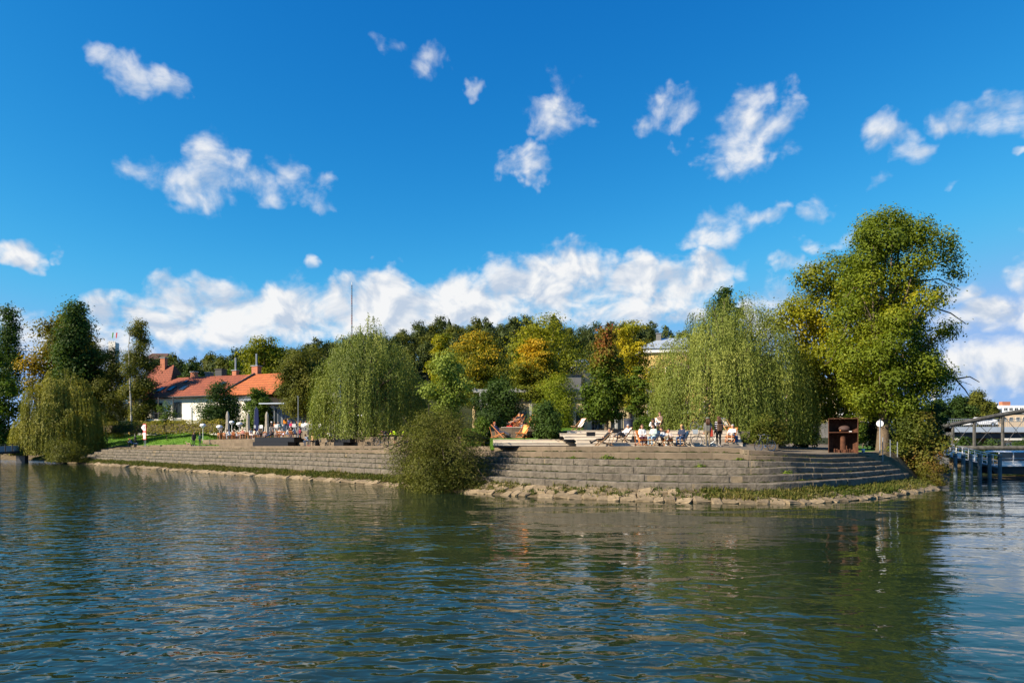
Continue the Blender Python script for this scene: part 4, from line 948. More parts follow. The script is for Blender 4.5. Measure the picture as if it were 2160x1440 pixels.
# long red roofed house
hc = (xat(466, 113.3), 113.3, 4.1); hrz = math.atan2(-7.4, 19)
hs_ = thing('house', 'long white house with red tiled roof, skylights and chimneys behind the hedge', 'house', hc, hrz, None, 1.085)
MB().box((-1, 0, 2.75), (22.6, 8.6, 5.5)).build('wall', M_WHITE, hs_)
r1 = hip(MB(), -12.9, 5.2, -5.0, 5.0, 5.75, 9.05, 4.2, 0).build('roof', M_TILE1, hs_)
r2 = hip(MB(), 5.2, 14.0, -5.0, 5.0, 5.76, 9.06, 0, 0).build('roof', M_TILE2, hs_)
MB().tube([(4.6, -4.9, 5.9), (6.6, -.1, 9.16)], .15, 6).build('valley_gutter', M_DARKW, hs_)
MB().box((-4.5, -5.12, 5.62), (17, .16, .16)).build('gutter', M_DARKW, hs_)
for x, t in ((-8.6,.35),(-6.6,.38),(-4.2,.38),(2.6,.5),(-5.6,.74)):
    y = -5+5*t; z = 5.75+3.3*t
    f = MB().box((x, y, z+.09), (.95 if t < .7 else .5, 1.35 if t < .7 else .7, .1), rx=math.atan2(3.3, 5)).build('skylight', M_DARKW, r1); MB().box((x, y-.02, z+.15), (.75 if t < .7 else .36, 1.1 if t < .7 else .5, .03), rx=math.atan2(3.3, 5)).build('pane', M_GLASS, f)
chimney(hs_, -6.2, .8, 8.4, 9.9, .85, M_BRICK); chimney(hs_, -3.2, .9, 8.4, 9.7, 1.0, M_GREYW); chimney(hs_, -.8, .8, 8.4, 10.1, 1.3, M_DARKW, 0, M_DARKW); chimney(hs_, 2.3, .6, 8.6, 9.8, .8, M_BRICK, 2.0); chimney(hs_, 6.4, .5, 8.6, 10.3, 1.1, M_BRICK, 1.9)
MB().box((-6.2, -5.25, 2.2), (6.4, 1.9, .22)).build('balcony', M_WHITE, hs_)
mb = MB().box((-6.2, -6.15, 3.25), (6.4, .05, .06))
for k in range(22): mb.box((-9.3+k*.295, -6.15, 2.75), (.03, .03, .95))
mb.build('balcony_rail', M_DARKW, hs_)
for x in (-9.4, -5.9, -3.0): MB().box((x, -6.1, 2.8), (.12, .12, 5.6)).build('post', M_DARKW, hs_)
window(hs_, -7.9, -4.34, 3.7, 1.6, 2.3, 2, M_DARKW); window(hs_, -4.2, -4.34, 3.7, 1.7, 2.4, 2, M_DARKW); window(hs_, -10.6, -4.34, 3.9, 1.1, 1.5, 2); window(hs_, -6.0, -4.34, 1.0, 1.8, 1.6, 2, M_DARKW); window(hs_, 2.0, -4.34, 3.6, 1.4, 1.6, 2); window(hs_, 7.0, -4.34, 3.6, 1.4, 1.6, 2)
MB().box((9.4, -5.0, 4.9), (2.6, 1.5, .12), rx=.2).build('porch_roof', M_ZINC, hs_)
# steep roofed house behind it
h2 = thing('house', 'tall steep red roofed house half hidden behind the birches', 'house', (xat(345, 129), 129, 4.1), R(-12), None, 1.08)
MB().box((0, 0, 3.4), (7.6, 7.6, 6.8)).build('wall', M_YELLOW, h2); rr_ = hip(MB(), -4.3, 4.3, -4.3, 4.3, 6.9, 12.3, 2.6, 2.2).build('roof', M_TILE3, h2); chimney(h2, .4, -.4, 11.0, 13.5, .9, M_BRICK)
window(h2, -1.5, -3.84, 4.6, 1.0, 1.4); window(h2, 1.4, -3.84, 4.6, 1.0, 1.4)
# glass cafe pavilion
gp = thing('glass_pavilion', 'low cafe pavilion with tall glazed doors and flat roof', 'building', (xat(612, 93), 93.5, 4.3), R(-12), None, 1.08)
MB().box((0, 2.6, 1.75), (5.8, 3.6, 3.5)).build('wall', M_GREYW, gp); MB().box((-.2, .9, 3.62), (7.0, 4.6, .14)).build('roof', M_ZINC, gp)
for k in range(5): window(gp, -2.3+k*1.15, .72, 1.72, 1.08, 3.2, 2, M_STEEL)
# far buildings
h3 = thing('house', 'white gabled house peeking out left of the weeping willow', 'house', (xat(686, 126), 126, 3.9), R(10))
mb = MB(); mb.add([(-2.6,-3,0),(2.6,-3,0),(2.6,3,0),(-2.6,3,0),(-2.6,-3,11.3),(2.6,-3,11.3),(2.6,3,11.3),(-2.6,3,11.3),(0,-3,14.2),(0,3,14.2)], [(0,1,5,8,4),(2,3,7,9,6),(0,4,7,3),(1,2,6,5),(0,3,2,1)]); mb.build('wall', M_WHITE, h3)
mb = MB(); mb.box((-1.45, 0, 12.9), (.14, 6.6, 4.4), ry=.72); mb.box((1.45, 0, 12.9), (.14, 6.6, 4.4), ry=-.72); mb.build('roof', M_GREYW, h3); window(h3, 0, -3.04, 11.6, .8, 1.2)
bg = thing('baroque_house', 'cream house with curved white edged gable among the trees', 'building', (xat(1226, 113), 113, 3.9), R(14))
gpts = [(-4.6,0),(4.6,0),(4.6,8.1),(4.3,8.7),(3.0,9.3),(2.0,9.8),(1.7,11.2),(1.2,12.2),(-1.0,12.2),(-1.5,11.2),(-1.9,9.9),(-3.2,9.3),(-4.4,8.7),(-4.6,8.1)]
nG = len(gpts); MB().add([(x, 0, z) for x, z in gpts]+[(x, 1.0, z) for x, z in gpts], [tuple(range(nG)), tuple(reversed(range(nG, 2*nG)))]+[(k, (k+1) % nG, nG+(k+1) % nG, nG+k) for k in range(nG)]).build('gable_wall', M_CREAM, bg)
MB().tube([(x, .4, z+.08) for x, z in gpts[2:]], .24, 6).build('gable_coping', M_WPAINT, bg); MB().box((0, 5.5, 4.2), (9, 9, 8.4)).build('wall', M_CREAM, bg); MB().box((.1, .4, 12.5), (1.9, 1.0, .4)).build('cap', M_WPAINT, bg)
window(bg, -2.3, -.04, 5.6, 1.0, 1.6); window(bg, 2.2, -.04, 5.6, 1.0, 1.6)
gb = thing('annex', 'plain grey brown annex wall below the curved gable', 'building', (xat(1192, 104), 104, 3.9), R(6)); MB().box((0, 2, 4.6), (5.0, 4, 9.2)).build('wall', M_GREYW, gb); MB().box((0, 2, 9.28), (5.3, 4.3, .16)).build('roof', M_DARKW, gb)
vl = thing('villa', 'yellow villa with white cornice and low metal roof behind the willow', 'building', (xat(1432, 119), 122, 3.9), R(-8))
MB().box((0, 0, 7.2), (12.4, 10, 14.4)).build('wall', M_YELLOW, vl); MB().box((0, 0, 14.75), (13.2, 10.8, .7)).build('cornice', M_WPAINT, vl); hip(MB(), -6.7, 6.7, -5.6, 5.6, 15.25, 17.6, 4.4, 4.4).build('roof', M_ZINC, vl); chimney(vl, -2.9, -1.0, 16.2, 18.3, .8, M_GREYW)
for x in (-4.4, -1.5, 1.5, 4.4):
    for z in (5.0, 11.0): window(vl, x, -5.04, z, 1.1, 1.9)
bw = thing('street_house', 'pale facade with tall windows at the end of the paved path', 'building', (xat(1775, 92), 92, 3.6), R(-4)); MB().box((0, 4, 4.0), (9.5, 8, 8)).build('wall', M_CREAM, bw); MB().box((0, -.06, 2.0), (9.6, .12, .25)).build('string_course', M_WPAINT, bw)
for x in (-3.8, -2.0, -.2, 1.6): window(bw, x, -.04, 4.2, .9, 2.2)
gw = thing('gate_wall', 'grey garden wall with dark gateway across the path', 'wall', (xat(1722, 82), 82, 3.5)); MB().box((-1.2, 0, .95), (2.0, .4, 1.9)).build('wall', M_GREYW, gw); MB().box((1.6, 0, .95), (2.4, .4, 1.9)).build('wall', M_GREYW, gw); MB().box((.1, .06, .85), (.66, .1, 1.7)).build('gate', M_DARKW, gw)
lb = thing('low_building', 'long low yellow building in shade behind the pergola', 'building', (xat(1200, 92), 92, 3.8)); MB().box((0, 3, 2.4), (26, 6, 4.8)).build('wall', M_CREAM, lb); MB().box((0, 3, 4.9), (26.6, 6.6, .2)).build('roof', M_DARKW, lb)
for k in range(10): window(lb, -11.5+k*2.55, -.04, 1.9, 1.5, 2.6, 2, M_GREYW)
hb = thing('hill_building', 'long dark roofed building on the far hillside', 'building', (xat(338, 300), 300, 10)); MB().box((0, 0, 12), (8.6, 8, 28)).build('wall', M_GREYW, hb); hip(MB(), -5.2, 5.2, -5, 5, 28.6, 31.6, 1.6, 1.6).build('roof', M_BROWNR, hb)
ct = thing('castle_tower', 'distant castle tower with two flags above the birches', 'tower', (xat(240, 420), 420, 1.5)); mb = MB().box((0, 0, 31), (4.2, 4.2, 62))
for k in range(4): mb.box((-1.7+k*1.13, -1.9, 62.4), (.6, .5, .8))
mb.build('wall', M_WHITE, ct)
for x, m_, nm in ((-1.1, bsdf_mat('green_flag', (.06,.25,.06)), 'green flag'), (1.2, bsdf_mat('red_flag', (.5,.04,.06)), 'red flag')):
    p = MB().tube([(x, 0, 62), (x, 0, 68.6)], .07, 5).build('flagpole', M_WPAINT, ct); MB().box((x+.45, 0, 66.6), (.8, .05, 3.4), ry=.15).build('flag', m_, p)
hz_ = float(hillz(np.array(xat(742, 284)), np.array(284.)))
ms = thing('radio_mast', 'slim red and white lattice radio mast on the hill', 'mast', (xat(742, 284), 284, hz_)); topz = zat(601, 284)-hz_
M_MRED = bsdf_mat('mast_red', (.42,.16,.14), .7)
for k in range(9):
    z0, z1 = topz*k/9, topz*(k+1)/9; r0 = .42*(1-.6*k/9); mb = MB()
    for q_ in range(3):
        th = q_*2.094; mb.tube([(r0*math.cos(th), r0*math.sin(th), z0), (r0*.95*math.cos(th), r0*.95*math.sin(th), z1)], .075, 4)
        for s in range(4):
            th2 = th+2.094; za, zb = z0+(z1-z0)*s/4, z0+(z1-z0)*(s+1)/4; mb.tube([(r0*math.cos(th), r0*math.sin(th), za), (r0*math.cos(th2), r0*math.sin(th2), zb)], .04, 3)
    mb.build('lattice_section', M_MRED if k % 2 else M_STEEL, ms)
MB().tube([(0, 0, topz), (0, 0, topz+1.2)], .12, 6).build('antenna', M_WPAINT, ms)
for z in (.25, .32, .38): MB().lathe([(.9, topz*z), (.9, topz*z+.15)], 10).build('antenna_ring', M_STEEL, ms)
def crane(label, px, d, ytop, pxa, pxb, mast_m, jib_m, ext=6):
    z = zat(ytop, d); t = thing('tower_crane', label, 'crane', (xat(px, d), d, 1.5)); mb = MB(); h = z-1.5
    for sx_ in (-.6, .6):
        for sy in (-.6, .6): mb.box((sx_, sy, h/2), (.18, .18, h))
    for k in range(int(h/2)): mb.tube([(-.6, -.6, k*2), (.6, -.6, k*2+2)], .08, 3)
    mb.build('mast', mast_m, t); xa, xb = xat(pxa, d)-xat(px, d), xat(pxb, d)-xat(px, d)
    mb = MB(); mb.box(((xa+xb)/2, -.5, h), (xb-xa, .2, .2)); mb.box(((xa+xb)/2, .5, h), (xb-xa, .2, .2)); mb.box(((xa+xb)/2, 0, h+1.3), (xb-xa, .2, .2)); n = int((xb-xa)/1.6)
    for k in range(n): mb.tube([(xa+(xb-xa)*k/n, -.5, h), (xa+(xb-xa)*(k+.5)/n, 0, h+1.3), (xa+(xb-xa)*(k+1)/n, -.5, h)], .07, 3)
    mb.build('jib', jib_m, t); MB().box((.9, 0, h-1.2), (1.2, 1.2, 1.8)).build('cab', mast_m, t)
crane('white and red tower crane jib behind the left poplars', 96, 320, 738, 22, 118, M_WPAINT, M_WPAINT)
crane('teal tower crane behind the ash tree', 1969, 320, 817, 1950, 2012, M_WPAINT, bsdf_mat('teal_paint', (.06,.30,.26), .5))
fb = thing('office_building', 'pale flat roofed building with rooftop penthouse beyond the bridges', 'building', (xat(2140, 270), 270, 1.5)); MB().box((0, 6, 6), (17, 12, 13)).build('wall', bsdf_mat('peach_render', (.70,.52,.34), .85), fb); MB().box((0, 6, 12.7), (17.6, 12.6, .5)).build('roof', M_WPAINT, fb); MB().box((1.5, 5, 14.4), (9, 5, 2.9)).build('penthouse', M_WPAINT, fb); MB().box((-.9, 4.2, 16.6), (3.2, 2, 1.6)).build('plant_room', M_BRICK, fb); MB().box((-6.6, 2, 15), (1.4, 1.4, 4)).build('stair_tower', M_WPAINT, fb)
for k in range(6): window(fb, -6.8+k*2.7, -.04, 10.4, 1.5, 1.4)
for k in range(4): window(fb, -1.7+k*2.1, 2.46, 14.3, 1.6, 1.2)
# pergola
M_PERG = bsdf_mat('pergola_concrete', (.36,.36,.34), .7, .3, var=.1, vscale=1.5)
pg = thing('pergola', 'tall pale pergola with slim posts behind the trees', 'pergola', (xat(1190, 80), 80, 3.8)); pz = zat(824, 80)-3.8; xa, xb = xat(996, 80)-xat(1190, 80), xat(1384, 80)-xat(1190, 80)
MB().box(((xa+xb)/2, 0, pz), (xb-xa, .3, .36)).build('beam', M_PERG, pg); MB().box(((xa+xb)/2, 3, pz), (xb-xa, .3, .36)).build('beam', M_PERG, pg)
for k in range(14): MB().box((xa+.3+(xb-xa-.6)*k/13, 1.5, pz+.24), (.14, 3.6, .12)).build('rafter', M_PERG, pg)
for p in (1014, 1027, 1120, 1212, 1300, 1368): MB().cbox((xat(p, 80)-xat(1190, 80), 0, pz/2-.1), (.32 if p != 1368 else .4, .32, pz-.1), .03).build('post', M_PERG, pg)

# ================================================================ bridges, landing stage, boat
M_BRG = bsdf_mat('weathered_bridge_steel', (.055,.055,.05), .8, .2, var=.35, vscale=2, col2=(.11,.105,.095)); M_DECKB = bsdf_mat('bridge_fascia', (.36,.42,.50), .6, .3, var=.1, vscale=1)
tb = thing('truss_bridge', 'arched tubular truss footbridge crossing the canal', 'bridge', (0,0,0))
TP = [(1978,902),(2010,895),(2055,886),(2115,874),(2175,864),(2235,858),(2295,858),(2355,864),(2415,874),(2475,886),(2520,900)]
for dd in (70,):
    z0 = 2.42
    top = [Vector((xat(a, 70), dd, zat(b, 70))) for a, b in TP]
    MB().tube(top, .22, 8).build('top_chord', M_BRG, tb, smooth=True); MB().tube([(top[0].x, dd, z0), (top[-1].x, dd, z0)], .22, 8).build('bottom_chord', M_BRG, tb, smooth=True)
    for p in top[1:-1]: MB().tube([(p.x, dd, z0), p], .16, 6).build('vertical', M_BRG, tb)
    for a, b in zip(top[1:-2], top[2:-1]):
        MB().tube([(a.x, dd, z0), b], .03, 4).build('tie_rod', M_DARKW, tb); MB().tube([a, (b.x, dd, z0)], .03, 4).build('tie_rod', M_DARKW, tb)
MB().box((xat(2249, 70), 71.5, 2.52), (xat(2520, 70)-xat(1978, 70), 2.6, .12)).build('deck', M_BRG, tb)
for x in (xat(1978, 70), xat(2520, 70)): MB().box((x, 71.5, 1.1), (1.4, 4.5, 2.6)).build('abutment', M_GREYW, tb)
rb = thing('road_bridge', 'road bridge with pale fascia and barred railing behind the footbridge', 'bridge', (0,0,0))
xa, xb = xat(1992, 96), xat(2600, 96); za, zb = zat(911, 96), zat(900, 96)
MB().box(((xa+xb)/2, 96.2, (za+zb)/2), (xb-xa, .4, zb-za)).build('fascia', M_DECKB, rb); MB().box(((xa+xb)/2, 100, (za+zb)/2-.1), (xb-xa, 7.2, zb-za-.3)).build('deck', M_GREYW, rb); MB().box(((xa+xb)/2, 97, za-.45), (xb-xa, .8, .8)).build('girder', M_DARKW, rb)
xr = xat(1968, 96); mb = MB()
for k in range(160): mb.box((xr+k*.27, 96.1, zb+.55), (.035, .03, 1.05))
tag(mb.build('railing_bars', M_STEEL, rb), kind='stuff'); MB().box(((xr+xb)/2, 96.1, zb+1.12), (xb-xr, .07, .07)).build('handrail', M_STEEL, rb); MB().box(((xr+xb)/2, 96.1, zb+.75), (xb-xr, .05, .05)).build('mid_rail', M_STEEL, rb)
for p in (2110, 2260, 2420): MB().add([(xat(p, 96)+sx_*w_, 100+sy*3, z) for z, w_ in ((-.5, .5), (za-.3, 1.3)) for sx_, sy in ((-1,-1),(1,-1),(1,1),(-1,1))], [(0,1,5,4),(1,2,6,5),(2,3,7,6),(3,0,4,7),(4,5,6,7)]).build('pier', M_GREYW, rb)
MB().box((xa-1.5, 100, 2.5), (5, 8, 5)).build('abutment', M_GREYW, rb)
wb = thing('low_bridge', 'low pale concrete bridge seen under the road bridge', 'bridge', (0,0,0)); d = 128
MB().box((xat(2250, d), d+2, zat(924, d)), (xat(2480, d)-xat(2050, d), 4, .7)).build('deck', M_WHITE, wb); MB().box((xat(2250, d), d+.2, zat(921, d)), (xat(2480, d)-xat(2050, d), .1, .9)).build('parapet', M_STEEL, wb); MB().add([(xat(2050, d), d+1, .2), (xat(2170, d), d+1, .2), (xat(2140, d), d+1, zat(926, d)), (xat(2050, d), d+1, zat(926, d)), (xat(2050, d), d+3, .2), (xat(2170, d), d+3, .2), (xat(2140, d), d+3, zat(926, d)), (xat(2050, d), d+3, zat(926, d))], [(0,1,2,3),(7,6,5,4),(1,5,6,2),(0,3,7,4)]).build('abutment', M_WHITE, wb)
tag(MB().add([(xat(1985, 86), 86, -.2), (150, 84, -.2), (150, 92, 1.7), (xat(1985, 86), 92, 1.7), (150, 150, 1.7), (70, 150, 1.7)], [(0,1,2,3),(3,2,4,5)]).build('canal_bank', M_EARTH), kind='structure')
M_PILE = bsdf_mat('mooring_pile', (.13,.17,.19), .7, .3, var=.3, vscale=2, streak=(2,2,.3))
for k, p in enumerate((2015, 2032, 2047.5, 2066.5, 2087.5, 2109)):
    d = 58.5; h = zat((955.5, 957, 956.5, 956, 956, 957)[k], d)
    t = thing('mooring_pile', ['slate blue mooring pile nearest the bank shrubs', 'second slate blue mooring pile from the bank shrubs', 'third slate blue mooring pile from the bank shrubs', 'fourth slate blue mooring pile from the bank shrubs', 'fifth slate blue mooring pile from the bank shrubs', 'slate blue mooring pile beside the moored boat'][k], 'pile', (xat(p, d), d, -1.5), group='mooring piles')
    MB().lathe([(.15,0),(.15,h+1.4),(.13,h+1.5)], 12).build('shaft', M_PILE, t, smooth=False); MB().lathe([(.165,h+1.2),(.165,h+1.28)], 12).build('band', M_DARKW, t)
gy_ = thing('gangway', 'white railed gangway sloping down to the boat', 'gangway', (0,0,0)); A = Vector((xat(2004, 60.5), 60.5, 1.75)); B = Vector((xat(2108, 60.5), 60.5, .75))
MB().tube([A, B], .1, 4).build('deck_beam', M_STEEL, gy_); MB().add([A+Vector((0,0,.1)), B+Vector((0,0,.1)), B+Vector((0,1.4,.1)), A+Vector((0,1.4,.1)), A, B, B+Vector((0,1.4,0)), A+Vector((0,1.4,0))], [(0,1,2,3),(7,6,5,4),(0,4,5,1)]).build('walkway', M_STEEL, gy_)
for yy in (0, 1.4):
    for hh in (.55, 1.05): MB().tube([A+Vector((0,yy,hh)), B+Vector((0,yy,hh))], .035, 5).build('rail', M_WPAINT, gy_)
    for k in range(9): p = A.lerp(B, k/8)+Vector((0, yy, 0)); MB().tube([p, p+Vector((0,0,1.05))], .03, 5).build('rail_post', M_WPAINT, gy_)
for k in range(3):
    p = A.lerp(B, .2+.22*k)+Vector((0, 1.3, .3)); MB().box(p+Vector((0,0,.25)), (.7, .04, .5)).build('panel', M_WPAINT, gy_)
bt = thing('tour_boat', 'moored white roofed tour boat with big dark windows', 'boat', (xat(2092, 62), 62.5, 0)); L = 12
MB().add([(0,-.9,.15),(L,-1.1,-.1),(L,1.1,-.1),(0,.9,.15),(-.5,-1.0,.82),(L,-1.3,.82),(L,1.3,.82),(-.5,1.0,.82)], [(0,1,5,4),(1,2,6,5),(2,3,7,6),(3,0,4,7),(4,5,6,7)]).build('hull', M_DARKW, bt); MB().box((L/2, 0, .9), (L, 2.5, .14)).build('rubbing_strake', M_WPAINT, bt)
MB().add([(.3,-1.1,2.1),(L,-1.1,2.1),(L,1.1,2.1),(.3,1.1,2.1),(.6,-.8,2.24),(L,-.8,2.24),(L,.8,2.24),(.6,.8,2.24)], [(0,1,5,4),(1,2,6,5),(2,3,7,6),(3,0,4,7),(4,5,6,7),(3,2,1,0)]).build('cabin_roof', M_WPAINT, bt)
for k in range(9):
    x = .25+k*1.28; f = MB().box((x, -1.08, 1.52), (.07, .07, 1.2)).build('window_post', M_WPAINT, bt); MB().box((x+.65, -1.06, 1.68), (1.2, .03, .8)).build('window', M_GLASS, bt); MB().box((x+.65, -1.07, 1.12), (1.2, .04, .32)).build('side_panel', M_WPAINT, bt)
for z in (1.3, 1.55): MB().tube([(.1, -1.35, z), (L, -1.35, z)], .02, 5).build('guard_rail', M_WPAINT, bt)
lf = thing('footbridge', 'small dark footbridge with panelled railing at the river bend', 'bridge', (0,0,0)); A = Vector((xat(-60, 93), 93, 1.28)); B = Vector((xat(47, 99), 99, 1.62)); ux = (B-A).normalized(); rz = math.atan2(ux.y, ux.x); Ln = (B-A).length; c = (A+B)/2
MB().box(c, (Ln, 2.2, .3), rz, ry=-math.asin(ux.z)).build('deck', M_DARKW, lf)
for k in range(8):
    p = A.lerp(B, k/7)+Vector((.9*ux.y, -.9*ux.x, 0)); MB().box(p+Vector((0,0,.62)), (.1, .1, 1.2), rz).build('rail_post', M_DARKW, lf)
    if k < 7: q_ = A.lerp(B, (k+.5)/7)+Vector((.9*ux.y, -.9*ux.x, .55)); MB().box(q_, (Ln/7-.18, .03, .8), rz, ry=-math.asin(ux.z)).build('panel', bsdf_mat('mesh_panel', (.30,.33,.38), .6), lf)
MB().box(c+Vector((.9*ux.y, -.9*ux.x, 1.18)), (Ln, .14, .08), rz, ry=-math.asin(ux.z)).build('handrail', M_DARKW, lf)
for k in (0, 3, 7): p = A.lerp(B, k/7); MB().box((p.x, p.y, p.z/2-.5), (.5, 2, p.z+.9), rz).build('pier', M_DARKW, lf)
# ================================================================ furniture and street things
def cm(name, col, rough=.7, **k): return bsdf_mat(name, col, rough, .3, **k)
M_ORW = cm('orange_wood', (.42,.15,.045), var=.2, vscale=6); M_BEECH = cm('beech_wood', (.36,.20,.09), var=.2, vscale=6); M_OCAN = cm('orange_canvas', (.80,.22,.03), .9, var=.12, vscale=6, col2=(.85,.42,.16)); M_WCAN = cm('white_canvas', (.78,.74,.68), .9, var=.1, vscale=5, col2=(.80,.58,.40))
M_PLW = cm('white_plastic', (.80,.79,.76), .4); M_RUST = bsdf_mat('rusty_steel', (.075,.030,.018), .9, .2, var=.35, vscale=4, bump=.4, bscale=25, col2=(.13,.055,.03)); M_BEIGE = cm('beige_fabric', (.58,.51,.40), .95, var=.15, vscale=4, streak=(3,3,.4)); M_NAVY = cm('navy_fabric', (.02,.03,.10), .9); M_GREYF = cm('grey_fabric', (.28,.24,.22), .9)
M_RED = cm('sign_red', (.60,.03,.03), .5); M_TYRE = cm('tyre_rubber', (.015,.015,.016), .8); M_CHROME = bsdf_mat('bright_metal', (.6,.6,.6), .3, .5, metal=.9); M_LAMPG = cm('opal_glass', (.72,.76,.80), .3)
def spot(px, o):
    """point seen in a photo column at a given distance from the water's edge"""
    lo, hi = ipx(120), ipx(1500)
    for _ in range(40):
        m_ = (lo+hi)/2; p = off(m_, o+.8)
        if p[0]/p[1]*F+1080 < px: lo = m_
        else: hi = m_
    n = NI[int(lo)]; return float(p[0]), float(p[1]), math.atan2(-n[0], n[1]), lo
def deckchair_parts(t, canvas, wood):
    for s in (-1, 1):
        MB().box((s*.28, 0, .5), (.035, 1.36, .05), rx=math.atan2(.93, 1.0)).build('back_rail', wood, t)
        MB().box((s*.245, .02, .22), (.03, 1.12, .045), rx=-.31).build('seat_rail', wood, t)
        MB().box((s*.31, .48, .42), (.025, .03, .80), rx=-.30).build('prop', wood, t)
    for y, z in ((.46, .955), (-.50, .385), (-.47, .07), (.52, .06)): MB().tube([(-.29, y, z), (.29, y, z)], .018, 6).build('crossbar', wood, t)
    pr = [(.47,.96),(.36,.78),(.22,.55),(.08,.37),(-.10,.30),(-.30,.33),(-.50,.385)]
    V = [(x, y, z+k) for k in (0, -.008) for y, z in pr for x in (-.25, 0, .25)]; Fc = []
    for k in range(len(pr)-1):
        for c in range(2): a = k*3+c; Fc += [(a, a+1, a+4, a+3), (a+21+3, a+21+4, a+21+1, a+21)]
    obj('canvas', V, Fc, canvas, t, smooth=True)
DC = {}
def deckchair(label, x, y, z, rz, col, group):
    if col not in DC:
        t = thing('deckchair', label, 'deckchair', (x, y, z), rz, group); deckchair_parts(t, M_OCAN if col == 'o' else M_WCAN, M_BEECH if col == 'w' else M_ORW); DC[col] = t; return t
    return dup(DC[col], (x, y, z), rz, label, group)
CH = {}
def chair(label, x, y, z, rz, kind):
    gp_ = 'orange wooden chairs at the cafe tables' if kind == 'o' else 'white plastic chairs on the upper cafe terrace'
    if kind in CH: return dup(CH[kind], (x, y, z), rz, label, gp_)
    t = thing('cafe_chair', label, 'chair', (x, y, z), rz, gp_); m_ = M_ORW if kind == 'o' else M_PLW; CH[kind] = t
    MB().cbox((0, 0, .45), (.44, .44, .03), .01).build('seat', m_, t); h = .40 if kind == 'o' else .46
    if kind == 'o': MB().cbox((0, .23, .78), (.42, .03, .17), .01).build('backrest', m_, t); MB().cbox((0, .22, .58), (.42, .025, .06), .008).build('back_slat', m_, t)
    else: MB().cbox((0, .23, .70), (.46, .035, .40), .015).build('backrest', m_, t)
    for sx_ in (-1, 1):
        MB().tube([(sx_*.19, -.19, .44), (sx_*.21, -.22, 0)], .019, 5).build('leg', m_, t); MB().tube([(sx_*.19, .22, .84), (sx_*.19, .21, .44), (sx_*.21, .26, 0)], .019, 5).build('leg', m_, t)
        if kind == 'w': MB().tube([(sx_*.23, .22, .66), (sx_*.24, -.16, .64), (sx_*.22, -.2, .45)], .02, 5).build('armrest', m_, t)
    return t
TB = []
def table(label, x, y, z):
    if TB: return dup(TB[0], (x, y, z), 0, label)
    t = thing('cafe_table', label, 'table', (x, y, z), 0, 'round tables on the cafe terrace'); TB.append(t)
    MB().lathe([(.34,.71),(.35,.72),(.35,.735),(.34,.745)], 16).build('table_top', M_BEECH, t); MB().lathe([(.035,.03),(.035,.71)], 8).build('pedestal', M_DARKW, t); MB().lathe([(.22,0),(.22,.02),(.05,.05)], 12).build('base', M_DARKW, t)
    for a, b in ((.1,.05),(-.08,-.1)): MB().lathe([(.03,.745),(.035,.86)], 8, (a, b, 0)).build('cup', M_PLW, t)
    return t
for px, o, wh in ((474,10.2,'beside the person in dark green'),(497,10.2,'beside the white shirted man'),(519,10.0,'between the striped shirt and the white dress'),(553,10.3,'beside the bare legged man in grey'),(586,10.2,'beside the sunglasses wearer'),(616,10.0,'between the two people leaning in')):
    x, y, rz, i = spot(px, o); table('small round table with cups '+wh, x, y, float(zt(i))+.815)
# closed parasols
def parasol(label, px, o, ytop, mat, base=True, zz=None):
    x, y, rz, i = spot(px, o); z = float(zt(i))+.815 if zz is None else zz; h = zat(ytop, y)-z
    t = thing('parasol', label, 'parasol', (x, y, z)); MB().tube([(0,0,.05), (0,0,h-.05)], .035, 8).build('pole', M_BEECH, t)
    MB().lathe([(.29,h*.22),(.26,h*.30),(.20,h*.50),(.17,h*.72),(.19,h*.80),(.18,h*.86),(.13,h*.93),(.05,h)], 20, wob=.16).build('folded_canopy', mat, t)
    MB().lathe([(.205,h*.60),(.205,h*.615)], 12).build('tie', mat, t); MB().lathe([(.3,0),(.3,.06),(.06,.12)], 14).build('base', M_GREYW, t)
parasol('closed beige parasol above the dark green shirt and white hat', 480, 11.0, 867, M_BEIGE); parasol('closed beige parasol beside the navy banner', 523, 10.6, 871, M_BEIGE); parasol('closed beige parasol beside the white capped guest', 563, 10.6, 868, M_BEIGE); parasol('closed grey parasol under the terrace tree', 660, 17.5, 861, M_GREYF, zz=4.36)
x, y, rz, i = spot(536, 14.6); t = thing('beach_flag', 'tall narrow navy banner flag behind the cafe tables', 'flag', (x, y, float(zt(i))+.5)); hF = zat(857, y)-float(zt(i))-.5
MB().tube([(0,0,0), (0,0,hF*.7), (.1,0,hF*.92), (.35,0,hF)], .025, 6).build('pole', M_CHROME, t)
MB().add([(.0,0,hF*.2),(.5,.04,hF*.24),(.62,.06,hF*.6),(.55,.03,hF*.9),(.33,0,hF),(.1,0,hF*.93),(0,0,hF*.7)]+[(.0,.02,hF*.2),(.5,.06,hF*.24),(.62,.08,hF*.6),(.55,.05,hF*.9),(.33,.02,hF),(.1,.02,hF*.93),(0,.02,hF*.7)], [tuple(range(7)), tuple(reversed(range(7, 14)))]+[(k, (k+1) % 7, 7+(k+1) % 7, 7+k) for k in range(7)]).build('banner', M_NAVY, t)
